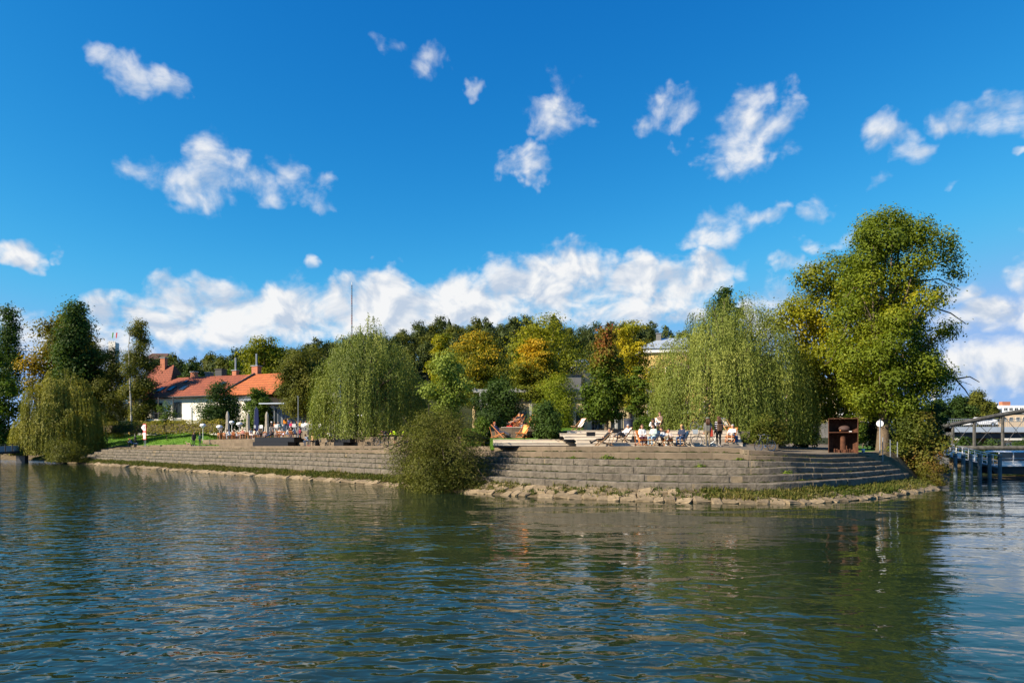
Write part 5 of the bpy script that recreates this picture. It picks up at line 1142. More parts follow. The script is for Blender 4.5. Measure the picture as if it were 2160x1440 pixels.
# mushroom lamps
def lamp(label, px, o, ytop, zz=None, s=1.0, gx_=None):
    if gx_: x, y = gx_; z = gz(x, y)
    else: x, y, rz, i = spot(px, o); z = float(zt(i))+.815 if zz is None else zz
    h = zat(ytop, y)-z; t = thing('mushroom_lamp', label, 'lamp', (x, y, z)); MB().lathe([(.10,0),(.10,.04),(.035,.06),(.035,h-.55*s)], 10).build('post', M_PLW, t)
    MB().lathe([(.10*s,h-.62*s),(.22*s,h-.52*s),(.26*s,h-.40*s),(.25*s,h-.30*s)], 16).build('bulb', M_PLW, t, smooth=True); MB().lathe([(.43*s,h-.33*s),(.40*s,h-.28*s),(.34*s,h-.12*s),(.22*s,h-.03*s),(.05*s,h)], 18).build('shade', M_PLW, t, smooth=True)
lamp('white mushroom lamp at the hedge end of the cafe tables', 463, 9.6, 896); lamp('white mushroom lamp between two beige parasols', 505, 12.2, 890); lamp('greyish mushroom lamp behind the first beige parasol', 489, 13.2, 887, s=.9); lamp('white mushroom lamp among the high white chairs', 648, 14.6, 892, 4.36, .8); lamp('white mushroom lamp standing alone on the lawn by the walkers', 428, 0, 893, gx_=(xat(428, 92), 92))
# lamp posts and string lights
for px, o, yt, lab in ((629, 9.6, 836, 'slim grey lamp post on the cafe terrace'), (711, 8.6, 846, 'slim grey lamp post beside the seated man in a white tee')):
    x, y, rz, i = spot(px, o); z = float(zt(i))+.80; t = thing('lamp_post', lab, 'lamp post', (x, y, z)); h = zat(yt, y)-z; MB().lathe([(.09,0),(.09,.3),(.05,.32),(.042,h)], 10).build('pole', M_STEEL, t); MB().box((.0, 0, h), (.1, .5, .08)).build('luminaire', M_STEEL, t); MB().lathe([(.12,0),(.12,.05)], 10).build('base', M_DARKW, t)
pts = [(642,866,80),(650,868,80),(668,873,78),(688,878,76),(716,857,68),(724,862,68),(731,866,68),(739,869,68),(757,876,67),(764,876,67),(779,878,66)]
sl_ = thing('string_lights', 'string of pale globe lights between the terrace tree and willow', 'string lights', (0,0,0)); MB().tube([at(*p)+Vector((0,0,.2)) for p in pts], .012, 4).build('cable', M_DARKW, sl_)
for p in pts: MB().ell(at(*p), (.11,.11,.12), 10, 6).build('globe', M_LAMPG, sl_, smooth=True)
for px, o, lab in ((443, 8.35, 'black tapered bollard at the hedge end of the seat wall'), (676, 8.35, 'black tapered bollard beside the seated couple')):
    x, y, rz, i = spot(px, o); t = thing('bollard', lab, 'bollard', (x, y, float(zt(i))+.36)); MB().lathe([(.16,0),(.14,.08),(.07,.3),(.09,.42),(.05,.52)], 12).build('body', M_BLACK, t); MB().lathe([(.19,0),(.19,.03)], 12).build('base', M_BLACK, t)
# river sign
x, y = xat(306, 93.5), 93.5; z = gz(x, y)-.02; t = thing('river_sign', 'red framed white navigation sign on twin posts', 'sign', (x, y, z), R(-25), None, 1.1); 
for s in (-.12, .12): MB().tube([(s, 0, 0), (s, 0, 2.85)], .03, 6).build('post', M_STEEL, t)
def panel(zc, w_, h):
    f = MB().box((0, -.06, zc), (w_, .04, h)).build('panel', M_RED, t); MB().box((0, -.083, zc), (w_-.16, .01, h-.16)).build('face', M_WPAINT, f); return f
f = panel(2.40, .55, .95); MB().box((.02, -.092, 2.46), (.09, .012, .42), ry=.35).build('symbol', M_DARKW, f); f = panel(1.42, .55, .98)
MB().box((-.26, -.03, 2.42), (.58, .02, .58), ry=R(45)).build('diamond_panel', M_WPAINT, t)
x, y = xat(285, 96.5), 96.5; t = thing('bench', 'low dark bench by the lawn where two people sit', 'bench', (x, y, gz(x, y)), R(-60)); MB().cbox((0, 0, .42), (1.5, .42, .07), .015).build('seat', M_DARKW, t)
for s in (-.55, .55): MB().cbox((s, 0, .2), (.18, .38, .4), .02).build('leg', M_CONC, t)
# rusty sculpture
sx_, sy = xat(1778.5, 43.0), 43.0; sz = gz(sx_, sy)-.02; sc = thing('rusty_sculpture', 'open rusty steel box sculpture holding an egg form above a short column', 'sculpture', (sx_, sy, sz), R(-25))
Wd, Hh, Dp = 1.71, zat(881.5, 43.0)-sz, 1.0
MB().box((-Wd/2+.02, Dp/2, Hh/2), (.04, Dp, Hh)).build('side_plate', M_RUST, sc); MB().box((Wd/2-.02, Dp/2, Hh/2), (.04, Dp, Hh)).build('side_plate', M_RUST, sc); MB().box((0, Dp/2, Hh-.02), (Wd-.08, Dp, .04)).build('top_plate', M_RUST, sc); MB().box((0, Dp/2, Hh*.595), (Wd-.08, Dp, .05)).build('shelf', M_RUST, sc)
n = 10; V_ = []; Fc = []
for k in range(n+1):
    a = -1+2*k/n; xx = a*(Wd/2-.04); yy = Dp-.02-.30*(a*a)
    V_ += [(xx, yy, 0), (xx, yy, Hh-.05), (xx, yy+.03, 0), (xx, yy+.03, Hh-.05)]
for k in range(n): Fc += [(4*k, 4*k+4, 4*k+5, 4*k+1), (4*k+3, 4*k+7, 4*k+6, 4*k+2)]
obj('curved_back', V_, Fc, M_RUST, sc)
MB().ell((.08, .42, Hh*.595+.23), (.34, .26, .205), 18, 10).build('egg_form', bsdf_mat('dark_rust', (.07,.04,.033), .7, .3, var=.25, vscale=5), sc, smooth=True)
MB().lathe([(.2,.02),(.17,.12),(.165,Hh*.46),(.18,Hh*.48),(.10,Hh*.5)], 18, (0, .42, 0)).build('column', M_RUST, sc)
mb = MB()
for k in range(9): mb.cbox((-.48+k*.125, .26+.10*math.sin(k*2.1), .11+.04*math.cos(k*1.7)), (.10, .14, .26+.07*math.sin(k*1.3)), .03, k*.4)
mb.build('scrap_forms', M_RUST, sc); MB().ell((-.16, .2, Hh*.595+.12), (.045,.03,.03), 8, 5).build('orange_mark', M_OCAN, sc); MB().cbox((.42, .2, Hh*.595+.05), (.16, .12, .05), .01).build('paper_scrap', M_PLW, sc)
# round sign, bollard light, fence posts
x, y = xat(1856, 45.2), 45.2; z = gz(x, y)-.05; t = thing('round_sign', 'round sign seen from its pale back on a thin post', 'sign', (x, y, z), R(-27)); h = zat(884, y)-z; MB().tube([(0,0,0), (0,0,h)], .032, 8).build('post', M_STEEL, t); r_ = MB().lathe([(.215,-.01),(.215,.01)], 24).build('disc', M_WPAINT, t); r_.rotation_euler = (R(90), 0, 0); r_.location = (0, .05, h-.28)
x, y = xat(1821, 44.3), 44.3; t = thing('bollard_light', 'stubby grey bollard light beside the sculpture', 'bollard', (x, y, gz(x, y)-.01)); MB().lathe([(.09,0),(.09,.16)], 12).build('body', M_STEEL, t); MB().lathe([(.11,.16),(.11,.2),(.05,.24)], 12).build('cap', M_WPAINT, t)
t = thing('wire_fence', 'short grey wire fence in front of the mixed shrub', 'fence', (0,0,0)); A = Vector((xat(1862, 44.2), 44.2, 2.3)); B = Vector((xat(1893, 46.5), 46.5, 2.0))
for k in range(3): p = A.lerp(B, k/2); MB().tube([p-Vector((0,0,.5)), p+Vector((0,0,1.05))], .03, 6).build('post', M_STEEL, t)
for k in range(5): MB().tube([A+Vector((0,0,.2+.2*k)), B+Vector((0,0,.2+.2*k))], .008, 4).build('wire', M_STEEL, t)
# bin, planter box, phone-box like cabinet, red cushion, corten planter
t = thing('litter_bin', 'dark cylindrical litter bin on the wooden deck', 'bin', (xat(1325.5, 49.3), 49.3, 3.80)); MB().lathe([(.30,0),(.32,.05),(.34,.78)], 16).build('body', cm('bin_blue', (.03,.035,.06), .5), t); MB().lathe([(.37,.78),(.37,.86),(.30,.93)], 16).build('lid', M_DARKW, t)
t = thing('cabinet', 'small dark glazed cabinet behind the deck', 'cabinet', (xat(1254, 60), 60, 3.78)); MB().cbox((0, 0, .6), (.62, .5, 1.2), .03).build('body', M_STEEL, t)
for s in (-.14, .14): MB().box((s, -.256, .62), (.2, .02, .9)).build('pane', M_GLASS, t)
MB().cbox((0, 0, 1.26), (.74, .6, .12), .03).build('roof', M_DARKW, t)
t = thing('planter_wall', 'long low timber edged planter behind the maple trunk', 'planter', (xat(1288, 58.5), 58.5, 3.78)); MB().cbox((0, 0, .18), (2.3, .4, .36), .02).build('body', M_CONC, t); MB().cbox((0, 0, .38), (2.4, .5, .05), .01).build('coping', M_WOOD, t)
t = thing('corten_planter', 'rust red steel planter behind the orange deckchairs', 'planter', (xat(1094, 52.1), 52.2, 4.06)); MB().cbox((0, 0, .42), (.82, .5, .84), .01).build('body', cm('corten', (.30,.10,.05), .9, var=.25, vscale=4), t); MB().cbox((0, 0, .85), (.88, .56, .03), .008).build('rim', M_RUST, t)
t = thing('mattress', 'red mat lying on the concrete seats', 'mat', (xat(1076, 50.3), 50.3, 4.135)); MB().cbox((0, 0, .05), (.5, .6, .10), .03).build('body', M_RED, t); MB().cbox((.33, 0, .04), (.12, .5, .08), .03).build('pillow', M_RED, t)

# ================================================================ bicycles
BK_ = []
def bicycle(label, x, y, z, rz, basket=False, col=None):
    t = thing('bicycle', label, 'bicycle', (x, y, z), rz, 'bicycles on the terrace'); fm = cm('bike_'+str(col), col or (.03,.03,.035), .4)
    for s in (-.52, .52):
        ring = [(s+.33*math.cos(a), 0, .345+.33*math.sin(a)) for a in np.linspace(0, 2*math.pi, 25)[:-1]]
        w_ = MB().tube(ring, .018, 6, closed=True).build('wheel', M_TYRE, t); MB().tube([(s+(q[0]-s)*.94, 0, .345+(q[2]-.345)*.94) for q in ring], .010, 5, closed=True).build('rim', M_CHROME, w_)
        mb = MB()
        for k in range(10): a = k*math.pi/5; mb.tube([(s, .02, .345), (s+.31*math.cos(a), 0, .345+.31*math.sin(a))], .003, 3)
        mb.tube([(s, -.05, .345), (s, .05, .345)], .025, 6); mb.build('spokes', M_CHROME, w_)
    mb = MB(); hd = (.40, 0, .78); bb = (-.07, 0, .31); st_ = (-.22, 0, .80)
    for a, b in ((hd, bb), (st_, bb), ((-.20,0,.74), (.38,0,.84)), (st_, (-.52,0,.345)), (bb, (-.52,0,.345)), ((.36,0,.92), (.40,0,.78)), (hd, (.52,0,.345)), (st_, (-.24,0,.93))): mb.tube([a, b], .017, 6)
    mb.build('frame', fm, t); MB().tube([(.30,-.28,1.0), (.36,-.2,1.0), (.36,0,.94), (.36,.2,1.0), (.30,.28,1.0)], .013, 6).build('handlebar', M_CHROME, t); MB().cbox((-.26, 0, .96), (.27, .14, .055), .025).build('saddle', M_BLACK, t)
    MB().tube([(-.07,-.1,.31), (.05,-.1,.25)], .012, 5).tube([(-.07,.1,.31), (-.19,.1,.37)], .012, 5).build('crank', M_CHROME, t); MB().lathe([(.09,-.01),(.09,.01)], 14).build('chainring', M_CHROME, t).matrix_local = Matrix.Translation((-.07, -.06, .31)) @ Matrix.Rotation(R(90), 4, 'X')
    if basket: MB().add([(.46,-.17,.78),(.74,-.17,.78),(.74,.17,.78),(.46,.17,.78),(.43,-.2,1.06),(.79,-.2,1.06),(.79,.2,1.06),(.43,.2,1.06)], [(0,1,5,4),(1,2,6,5),(2,3,7,6),(3,0,4,7),(3,2,1,0)]).build('basket', cm('basket_wire', (.30,.34,.38), .6), t)
    return t
x, y = xat(806, 59.2), 59.2; bicycle('black sports bicycle with blue bottle beside the cyclists', x, y, gz(x, y), R(35), col=(.02,.025,.03))
x, y = xat(1488, 42.3), 42.3; bicycle('bicycle with wire basket behind the standing pair', x, y, gz(x, y), R(165), True, (.04,.04,.04))
x, y = xat(1614, 40.6), 40.6; bicycle('grey city bicycle leaning by the rusty green bush', x, y, gz(x, y), R(205), col=(.10,.11,.12))
x, y = xat(1479, 48.8), 48.8; bicycle('dark bicycle standing at the foot of the big willow on the upper deck', x, y, 3.81, R(10), col=(.02,.02,.02))
x, y = xat(860, 57.8), 57.8; bicycle('bicycle half hidden by the river bush', x, y, gz(x, y), R(20), col=(.15,.02,.02))
# ================================================================ people
def mirror(d): return {k: ((-v[0], v[1], v[2])) for k, v in d.items()}
POSES = {
 'stand': dict(pelvis=(0,0,.95), chest=(0,.0,1.30), neck=(0,.01,1.49), head=(0,-.015,1.635), sh=(.175,0,1.41), el=(.235,.03,1.13), wr=(.23,-.05,.89), hip=(.085,0,.92), kn=(.095,-.02,.50), an=(.10,.02,.09), to=(.115,-.15,.04)),
 'sit': dict(pelvis=(0,.02,.53), chest=(0,.06,.88), neck=(0,.06,1.07), head=(0,.02,1.21), sh=(.175,.06,.99), el=(.23,-.02,.74), wr=(.13,-.26,.70), hip=(.09,.0,.53), kn=(.12,-.42,.52), an=(.12,-.40,.09), to=(.13,-.56,.04)),
 'lean': dict(pelvis=(0,.05,.53), chest=(0,-.10,.84), neck=(0,-.22,.99), head=(0,-.31,1.10), sh=(.175,-.17,.93), el=(.22,-.34,.70), wr=(.08,-.46,.76), hip=(.09,.02,.53), kn=(.14,-.40,.53), an=(.14,-.33,.09), to=(.15,-.49,.04)),
 'recline': dict(pelvis=(0,.03,.42), chest=(0,.27,.70), neck=(0,.38,.88), head=(0,.37,1.02), sh=(.175,.33,.81), el=(.25,.12,.62), wr=(.10,-.10,.62), hip=(.09,.0,.42), kn=(.13,-.42,.55), an=(.14,-.52,.09), to=(.15,-.68,.05)),
 'legs_out': dict(pelvis=(0,.03,.42), chest=(0,.27,.70), neck=(0,.38,.88), head=(0,.36,1.01), sh=(.175,.33,.81), el=(.26,.12,.60), wr=(.08,-.04,.58), hip=(.09,.0,.42), kn=(.10,-.42,.42), an=(.09,-.84,.22), to=(.10,-.90,.34)),
 'bend': dict(pelvis=(0,.12,.92), chest=(0,-.16,1.12), neck=(0,-.33,1.18), head=(0,-.45,1.20), sh=(.175,-.26,1.15), el=(.25,-.40,.95), wr=(.24,-.62,.98), hip=(.085,.12,.90), kn=(.095,.02,.48), an=(.10,.10,.09), to=(.11,-.07,.04))}
PC = {}
def body_mesh(pose, cross=False):
    key = (pose, cross)
    if key in PC: return PC[key]
    J = POSES[pose]; caps = []
    def c(tag_, a, b, ra, rb): caps.append((tag_, Vector(a), Vector(b), ra, rb))
    pv, ch, nk, hd = (Vector(J[k]) for k in ('pelvis','chest','neck','head'))
    up = (hd-nk).normalized()
    fw = Vector((0, -1, 0)); fw = (fw-up*fw.dot(up)).normalized()
    for s in (-1, 1):
        S = lambda k: Vector((s*J[k][0], J[k][1], J[k][2]))
        c('torso', pv+Vector((s*.075,0,.02)), ch+Vector((s*.085,0,.02)), .118, .112); c('torso', ch+Vector((s*.06,0,.06)), S('sh')*.86+nk*.14, .10, .062)
        c('uarm', S('sh'), S('el'), .053, .042); c('farm', S('el'), S('wr'), .040, .029)
        hdir = (S('wr')-S('el')).normalized(); c('hand', S('wr'), S('wr')+hdir*.075, .030, .034)
        kn, an, to = S('kn'), S('an'), S('to')
        if cross and s == 1: kn = kn+Vector((-.05,0,.09)); an = kn+Vector((-.22,-.28,-.22)); to = an+Vector((-.03,-.15,.02))
        c('thigh', S('hip'), kn, .088, .060); c('shin', kn, an, .058, .036); c('foot', an+Vector((0,.02,-.04)), to, .042, .032)
    c('torso', pv, ch, .115, .10); c('neck', nk-up*.05, nk+up*.07, .058, .052)
    c('head', hd+up*.03, hd+up*.055-fw*.015, .088, .088); c('head', hd-up*.045+fw*.015, hd+up*.02, .066, .084); c('head', hd+fw*.085-up*.02, hd+fw*.100-up*.028, .016, .014)
    for s in (-1, 1): c('head', hd+Vector((s*.088,0,0))-up*.012, hd+Vector((s*.088,0,0))+up*.02, .016, .018)
    mb = MB()
    for t_, a, b, ra, rb in caps:
        ax = b-a; L = ax.length; ax = ax/L if L > 1e-5 else Vector((0,0,1))
        pts = [a-ax*ra*k for k in (.98, .8, .45)]+[a+ax*L*k for k in (0, .5, 1)]+[b+ax*rb*k for k in (.45, .8, .98)]
        mb.tube(pts, [ra*.2, ra*.6, ra*.89, ra, (ra+rb)/2, rb, rb*.89, rb*.6, rb*.2], 10)
    o = mb.build('tmp', None); md = o.modifiers.new('r', 'REMESH'); md.mode = 'VOXEL'; md.voxel_size = .03
    dg = bpy.context.evaluated_depsgraph_get(); e = o.evaluated_get(dg); me = bpy.data.meshes.new_from_object(e)
    V = np.empty(len(me.vertices)*3); me.vertices.foreach_get('co', V); V = V.reshape(-1, 3); Fs = [tuple(p.vertices) for p in me.polygons]
    m0 = o.data; bpy.data.objects.remove(o); bpy.data.meshes.remove(m0); bpy.data.meshes.remove(me)
    cen = np.array([V[list(f)].mean(0) for f in Fs]); best = np.full(len(cen), 9.); lab = np.zeros(len(cen), int)
    tags = ['torso','uarm','farm','hand','thigh','shin','foot','neck','head']
    for t_, a, b, ra, rb in caps:
        a_, b_ = np.array(a), np.array(b); ab = b_-a_; h = np.clip(((cen-a_)@ab)/max(1e-9, ab@ab), 0, 1); dd = np.linalg.norm(cen-a_-h[:, None]*ab, axis=1)-(ra+(rb-ra)*h)
        m_ = dd < best; best[m_] = dd[m_]; lab[m_] = tags.index(t_)
    # fingers and eyes join the same mesh
    Vl = [tuple(v) for v in V]; lab = list(lab); mb = MB(); fl = []
    for s in (-1, 1):
        wr = Vector((s*J['wr'][0], *J['wr'][1:])); el = Vector((s*J['el'][0], *J['el'][1:])); hdir = (wr-el).normalized(); side = hdir.cross(Vector((0,0,1)));
        if side.length < .2: side = Vector((0,1,0))
        side.normalize(); pal = hdir.cross(side)
        for k in range(4):
            r0 = wr+hdir*.085+side*(-.027+.018*k); ln = (.062,.075,.07,.055)[k]; mb.tube([r0-hdir*.02, r0+hdir*ln*.5, r0+hdir*ln*.9+pal*ln*.45], [.0095,.009,.006], 5)
        r0 = wr+hdir*.035-side*.028; mb.tube([r0, r0+hdir*.03-side*.03, r0+hdir*.06-side*.035], [.012,.010,.007], 5)
    nf = len(mb.f); fl += ['hand']*nf
    for s in (-1, 1): mb.ell(hd+fw*.078+Vector((s*.032,0,0))+up*.012, (.011,.008,.007), 6, 4)
    fl += ['eye']*(len(mb.f)-nf)
    k0 = len(Vl); Vl += mb.v; Fs = Fs+[tuple(i+k0 for i in f) for f in mb.f]
    T = [tags[i] for i in lab]+fl
    PC[key] = (Vl, Fs, T, hd, up, fw, np.array([c_[2] for c_ in cen.reshape(-1, 3)])); return PC[key]
SKIN = cm('skin', (.50,.27,.17), .6); SKIN2 = cm('tanned_skin', (.42,.20,.12), .6); EYE = cm('eye_dark', (.02,.015,.012), .3)
def cloth(c): return cm('cloth_%d_%d_%d' % tuple(int(v*100) for v in c), c, .9, var=.12, vscale=9)
HAIRC = {'dark': (.025,.017,.012), 'brown': (.08,.035,.018), 'blond': (.42,.26,.10), 'grey': (.35,.33,.30), 'red': (.32,.08,.025)}
def person(label, x, y, z, rz, pose, top, bottom, hair='dark', long=False, shoe=(.03,.03,.03), sleeves=True, shorts=False, hat=None, s=1.0, cross=False, stripes=None, group=None):
    V, Fs, T, hd, up, fw, cz = body_mesh(pose, cross)
    t = thing('person', label, 'person', (x, y, z), rz, group, s)
    mt = [SKIN, cloth(top), cloth(bottom), cloth(shoe), EYE]+([cloth(stripes)] if stripes else [])
    mp = dict(torso=1, uarm=1, farm=1 if sleeves else 0, hand=0, thigh=2, shin=0 if shorts else 2, foot=3, neck=0, head=0, eye=4)
    o = obj('body', V, Fs, mt, t, smooth=True)
    pv = POSES[pose]['pelvis'][2]; idx_ = []
    for k, tg in enumerate(T):
        m_ = mp[tg]
        if tg == 'torso' and k < len(cz) and cz[k] < pv+.02: m_ = 2
        if stripes and m_ == 1 and tg in ('torso','uarm','farm') and k < len(cz) and (cz[k]*8.5) % 1 < .36: m_ = 5
        idx_.append(m_)
    o.data.polygons.foreach_set('material_index', idx_)
    # hair shell
    mb = MB(); e = MB().ell((0,0,0), (.101,.112,.122), 14, 10); right = Vector((1,0,0)); keep = []
    P = [hd+right*v[0]+(-fw)*(v[1]+.014)+up*(v[2]+.032) for v in e.v]
    for f in e.f:
        c_ = sum((Vector(e.v[i]) for i in f), Vector())/len(f)
        if not (c_.y < .01 and c_.z < .045) and c_.z > -.085: keep.append(f)
    mb.add(P, keep)
    if long:
        ln = .34
        for k in (-1, -.33, .33, 1): mb.tube([hd-fw*.07+right*k*.05+up*.04, hd-fw*.115+right*k*.075-up*.10, hd-fw*(.11)+right*k*.085+Vector((0,0,-ln*.75))+Vector((0,.02,0)), hd-fw*.10+right*k*.08+Vector((0,.02,-ln))], [.045,.055,.05,.015], 6)
    mb.build('hair', cm('hair_'+hair, HAIRC[hair], .6), t, smooth=True)
    if hat:
        mb = MB(); q = MB().lathe([(.128,.035),(.126,.07),(.10,.125),(.03,.15)], 14); mb.add([hd+right*v[0]+(-fw)*(v[1]+.01)+up*(v[2]+.012) for v in q.v], q.f)
        q = MB().lathe([(.135,.03),(.135,.042)], 14); mb.add([hd+right*v[0]*.8+(-fw)*(v[1]*.8-.07)+up*(v[2]+.012) for v in q.v], q.f); mb.build('cap', cloth(hat), t, smooth=True)
    return t
WT, BLK, NVY, JEAN, KHK, GRY = (.75,.74,.72), (.014,.014,.016), (.03,.04,.09), (.06,.10,.18), (.20,.16,.10), (.30,.31,.32)
def pz(px, d):
    d = d+(1.1 if px > 1200 else .8)
    x = xat(px, d); return x, d, gz(x, d)
# --- front terrace and wooden deck
gd, gw_ = 'orange canvas deckchairs', 'white canvas deckchairs'
x, y, z = pz(1274, 41.45); deckchair('white deckchair with a person in black stretched out', x, y, z, R(-78), 'w', gw_); person('person in black lying back in a white deckchair on the terrace edge', x, y, z+.01, R(-78), 'legs_out', BLK, BLK, 'dark')
x, y, z = xat(1316, 43.45), 43.4, TZ[0]; deckchair('white deckchair of the man in a white shirt', x, y, z, R(-52), 'w', gw_); person('man in white shirt and dark trousers reading in a white deckchair', x, y, z+.01, R(-52), 'recline', WT, (.05,.055,.07), 'grey', cross=True, shoe=(.5,.5,.52))
x, y, z = pz(1355, 40.8); deckchair('orange deckchair of the woman in burgundy trousers', x, y, z, R(8), 'o', gd); person('woman with long brown hair, white top and burgundy trousers in an orange deckchair', x, y, z+.01, R(8), 'sit', (.72,.68,.64), (.06,.02,.03), 'brown', True, s=.98)
x, y, z = pz(1378, 40.6); deckchair('white deckchair with a blue pattern beside the burgundy trousers', x, y, z, R(-38), 'w', gw_); person('dark haired person in pale green shirt and light jeans in a white deckchair', x, y, z+.01, R(-38), 'sit', (.36,.44,.40), (.28,.38,.46), 'dark', True)
x, y, z = pz(1404, 41.0); deckchair('orange framed deckchair of the couple in khaki', x, y, z, R(10), 'o', gd); person('man in white top and khaki trousers in an orange deckchair', x-.1, y, z+.01, R(14), 'recline', (.62,.62,.60), KHK, 'brown', cross=True, shoe=(.45,.5,.55)); person('woman with sunglasses sharing the orange deckchair', x+.26, y+.1, z+.02, R(-5), 'recline', (.50,.42,.36), KHK, 'dark', sleeves=False, s=.92)
x, y, z = pz(1439, 41.0); deckchair('white deckchair of the blond person in navy', x, y, z, R(-40), 'w', gw_); person('blond person in navy sweater and jeans sitting up in a white deckchair', x-.05, y-.05, z+.01, R(-40), 'sit', (.025,.035,.065), JEAN, 'blond', True)
x, y, z = pz(1493, 40.3); person('standing man in cap, grey shirt and khaki trousers with his back turned', x, y, z, R(172), 'stand', (.13,.125,.11), KHK, 'brown', True, hat=(.12,.13,.10), s=1.0)
t = thing('shoulder_bag', 'red cloth bag at the side of the man in khaki', 'bag', (x+.22, y+.0, z)); MB().add([(-.06,-.16,.62),(.06,-.16,.62),(.06,.16,.62),(-.06,.16,.62),(-.03,-.13,1.02),(.05,-.13,1.02),(.05,.13,1.02),(-.03,.13,1.02)], [(0,1,5,4),(1,2,6,5),(2,3,7,6),(3,0,4,7),(4,5,6,7),(3,2,1,0)]).build('body', cloth((.42,.05,.03)), t); MB().tube([(0,-.1,1.0), (-.05,-.05,1.44), (-.05,.05,1.44), (0,.1,1.0)], .015, 5).build('strap', cloth((.35,.05,.03)), t)
x, y, z = pz(1516, 40.4); person('standing woman in striped sweater and black trousers with a brown backpack', x, y, z, R(186), 'stand', (.03,.028,.04), BLK, 'brown', True, s=1.05, stripes=(.62,.58,.60), shoe=(.25,.25,.28))
def backpack(label, x, y, z, col, rz=0, s=1.0):
    t = thing('backpack', label, 'backpack', (x, y, z), rz, None, s); MB().cbox((0, 0, .24), (.30, .17, .46), .06).build('body', cloth(col), t); MB().cbox((0, -.11, .15), (.22, .06, .20), .02).build('pocket', cloth(col), t)
    for q in (-.09, .09): MB().tube([(q, .09, .40), (q, .15, .28), (q, .09, .08)], .016, 5).build('strap', cloth(col), t)
    return t
backpack('brown leather backpack on the back of the striped sweater', x, y-.20, z+.92, (.07,.04,.025)); backpack('black backpack beside the white shirted man', xat(1337, 43.3), 43.3, TZ[0], BLK, .3, .9); backpack('blue backpack at the feet of the sunbathing man', xat(1552, 43.2), 43.2, TZ[0], (.03,.08,.18), .5, .95); backpack('small dark bag on the terrace by the burgundy trousers', xat(1340, 41.6), 41.6, pz(1340, 40.5)[2], (.10,.04,.03), 1.4, .4); backpack('dark bag under the white deckchair beside the pale jeans', xat(1391, 41.8), 41.8, pz(1391, 40.7)[2], BLK, 1.4, .5)
x, y, z = xat(1541, 43.4), 43.4, TZ[0]; deckchair('orange deckchair of the sunbathing man', x+.05, y, z, R(-30), 'o', gd); person('man in white tee and shorts shading his eyes in an orange deckchair', x+.05, y, z+.01, R(-30), 'recline', WT, (.60,.58,.55), 'grey', sleeves=False, shorts=True, shoe=(.04,.03,.03))
x, y, z = xat(1376, 48.3), 48.3, TZ[4]; deckchair('white deckchair on the top of the deck by the willow', x+.35, y+.2, z, R(-30), 'w', gw_); person('dark haired woman in white blouse sitting on the top deck edge', x, y-.5, z-.38, R(-25), 'lean', WT, BLK, 'dark', True); person('person in brown half hidden under the willow on the top deck', x+.62, y+.5, z, R(-40), 'sit', (.16,.11,.08), (.05,.05,.07), 'brown')
x, y, z = xat(1531, 48.5), 48.5, TZ[4]; deckchair('white deckchair under the willow behind the standing pair', x, y, z, R(15), 'w', gw_); x, y, z = xat(1221, 49.7), 49.7, TZ[4]-.03; deckchair('white and red patterned deckchair behind the bamboo', x, y, z, R(-60), 'w', gw_)
# --- seats above the small lawn
x, y, z = xat(1086, 50.2), 50.2, 4.13; deckchair('orange deckchair with a sunbather on the top concrete seat', x+.1, y+.25, z, R(-48), 'o', gd); person('person in black reclining in an orange deckchair above the lawn', x+.1, y+.25, z+.01, R(-48), 'legs_out', BLK, (.40,.26,.18), 'dark', sleeves=False, s=.95); person('person in grey skirt sitting beside the orange deckchair', x+.75, y+.1, z-.36, R(-62), 'lean', BLK, GRY, 'brown', sleeves=False, s=.9)
deckchair('empty orange deckchair on the top concrete seat', xat(1114, 50.5), 50.5, 4.13, R(-75), 'o', gd); deckchair('empty orange deckchair on the small lawn before the dark shrub', xat(1103, 47.9), 47.9, 3.30, R(-38), 'o', gd); x, y, z = xat(1053, 47.9), 47.9, 3.3; deckchair('orange deckchair with a person in navy by the green shrub', x, y, z, R(62), 'o', gd); person('person in navy lounging in an orange deckchair on the small lawn', x, y, z+.01, R(62), 'legs_out', NVY, (.04,.045,.07), 'red')
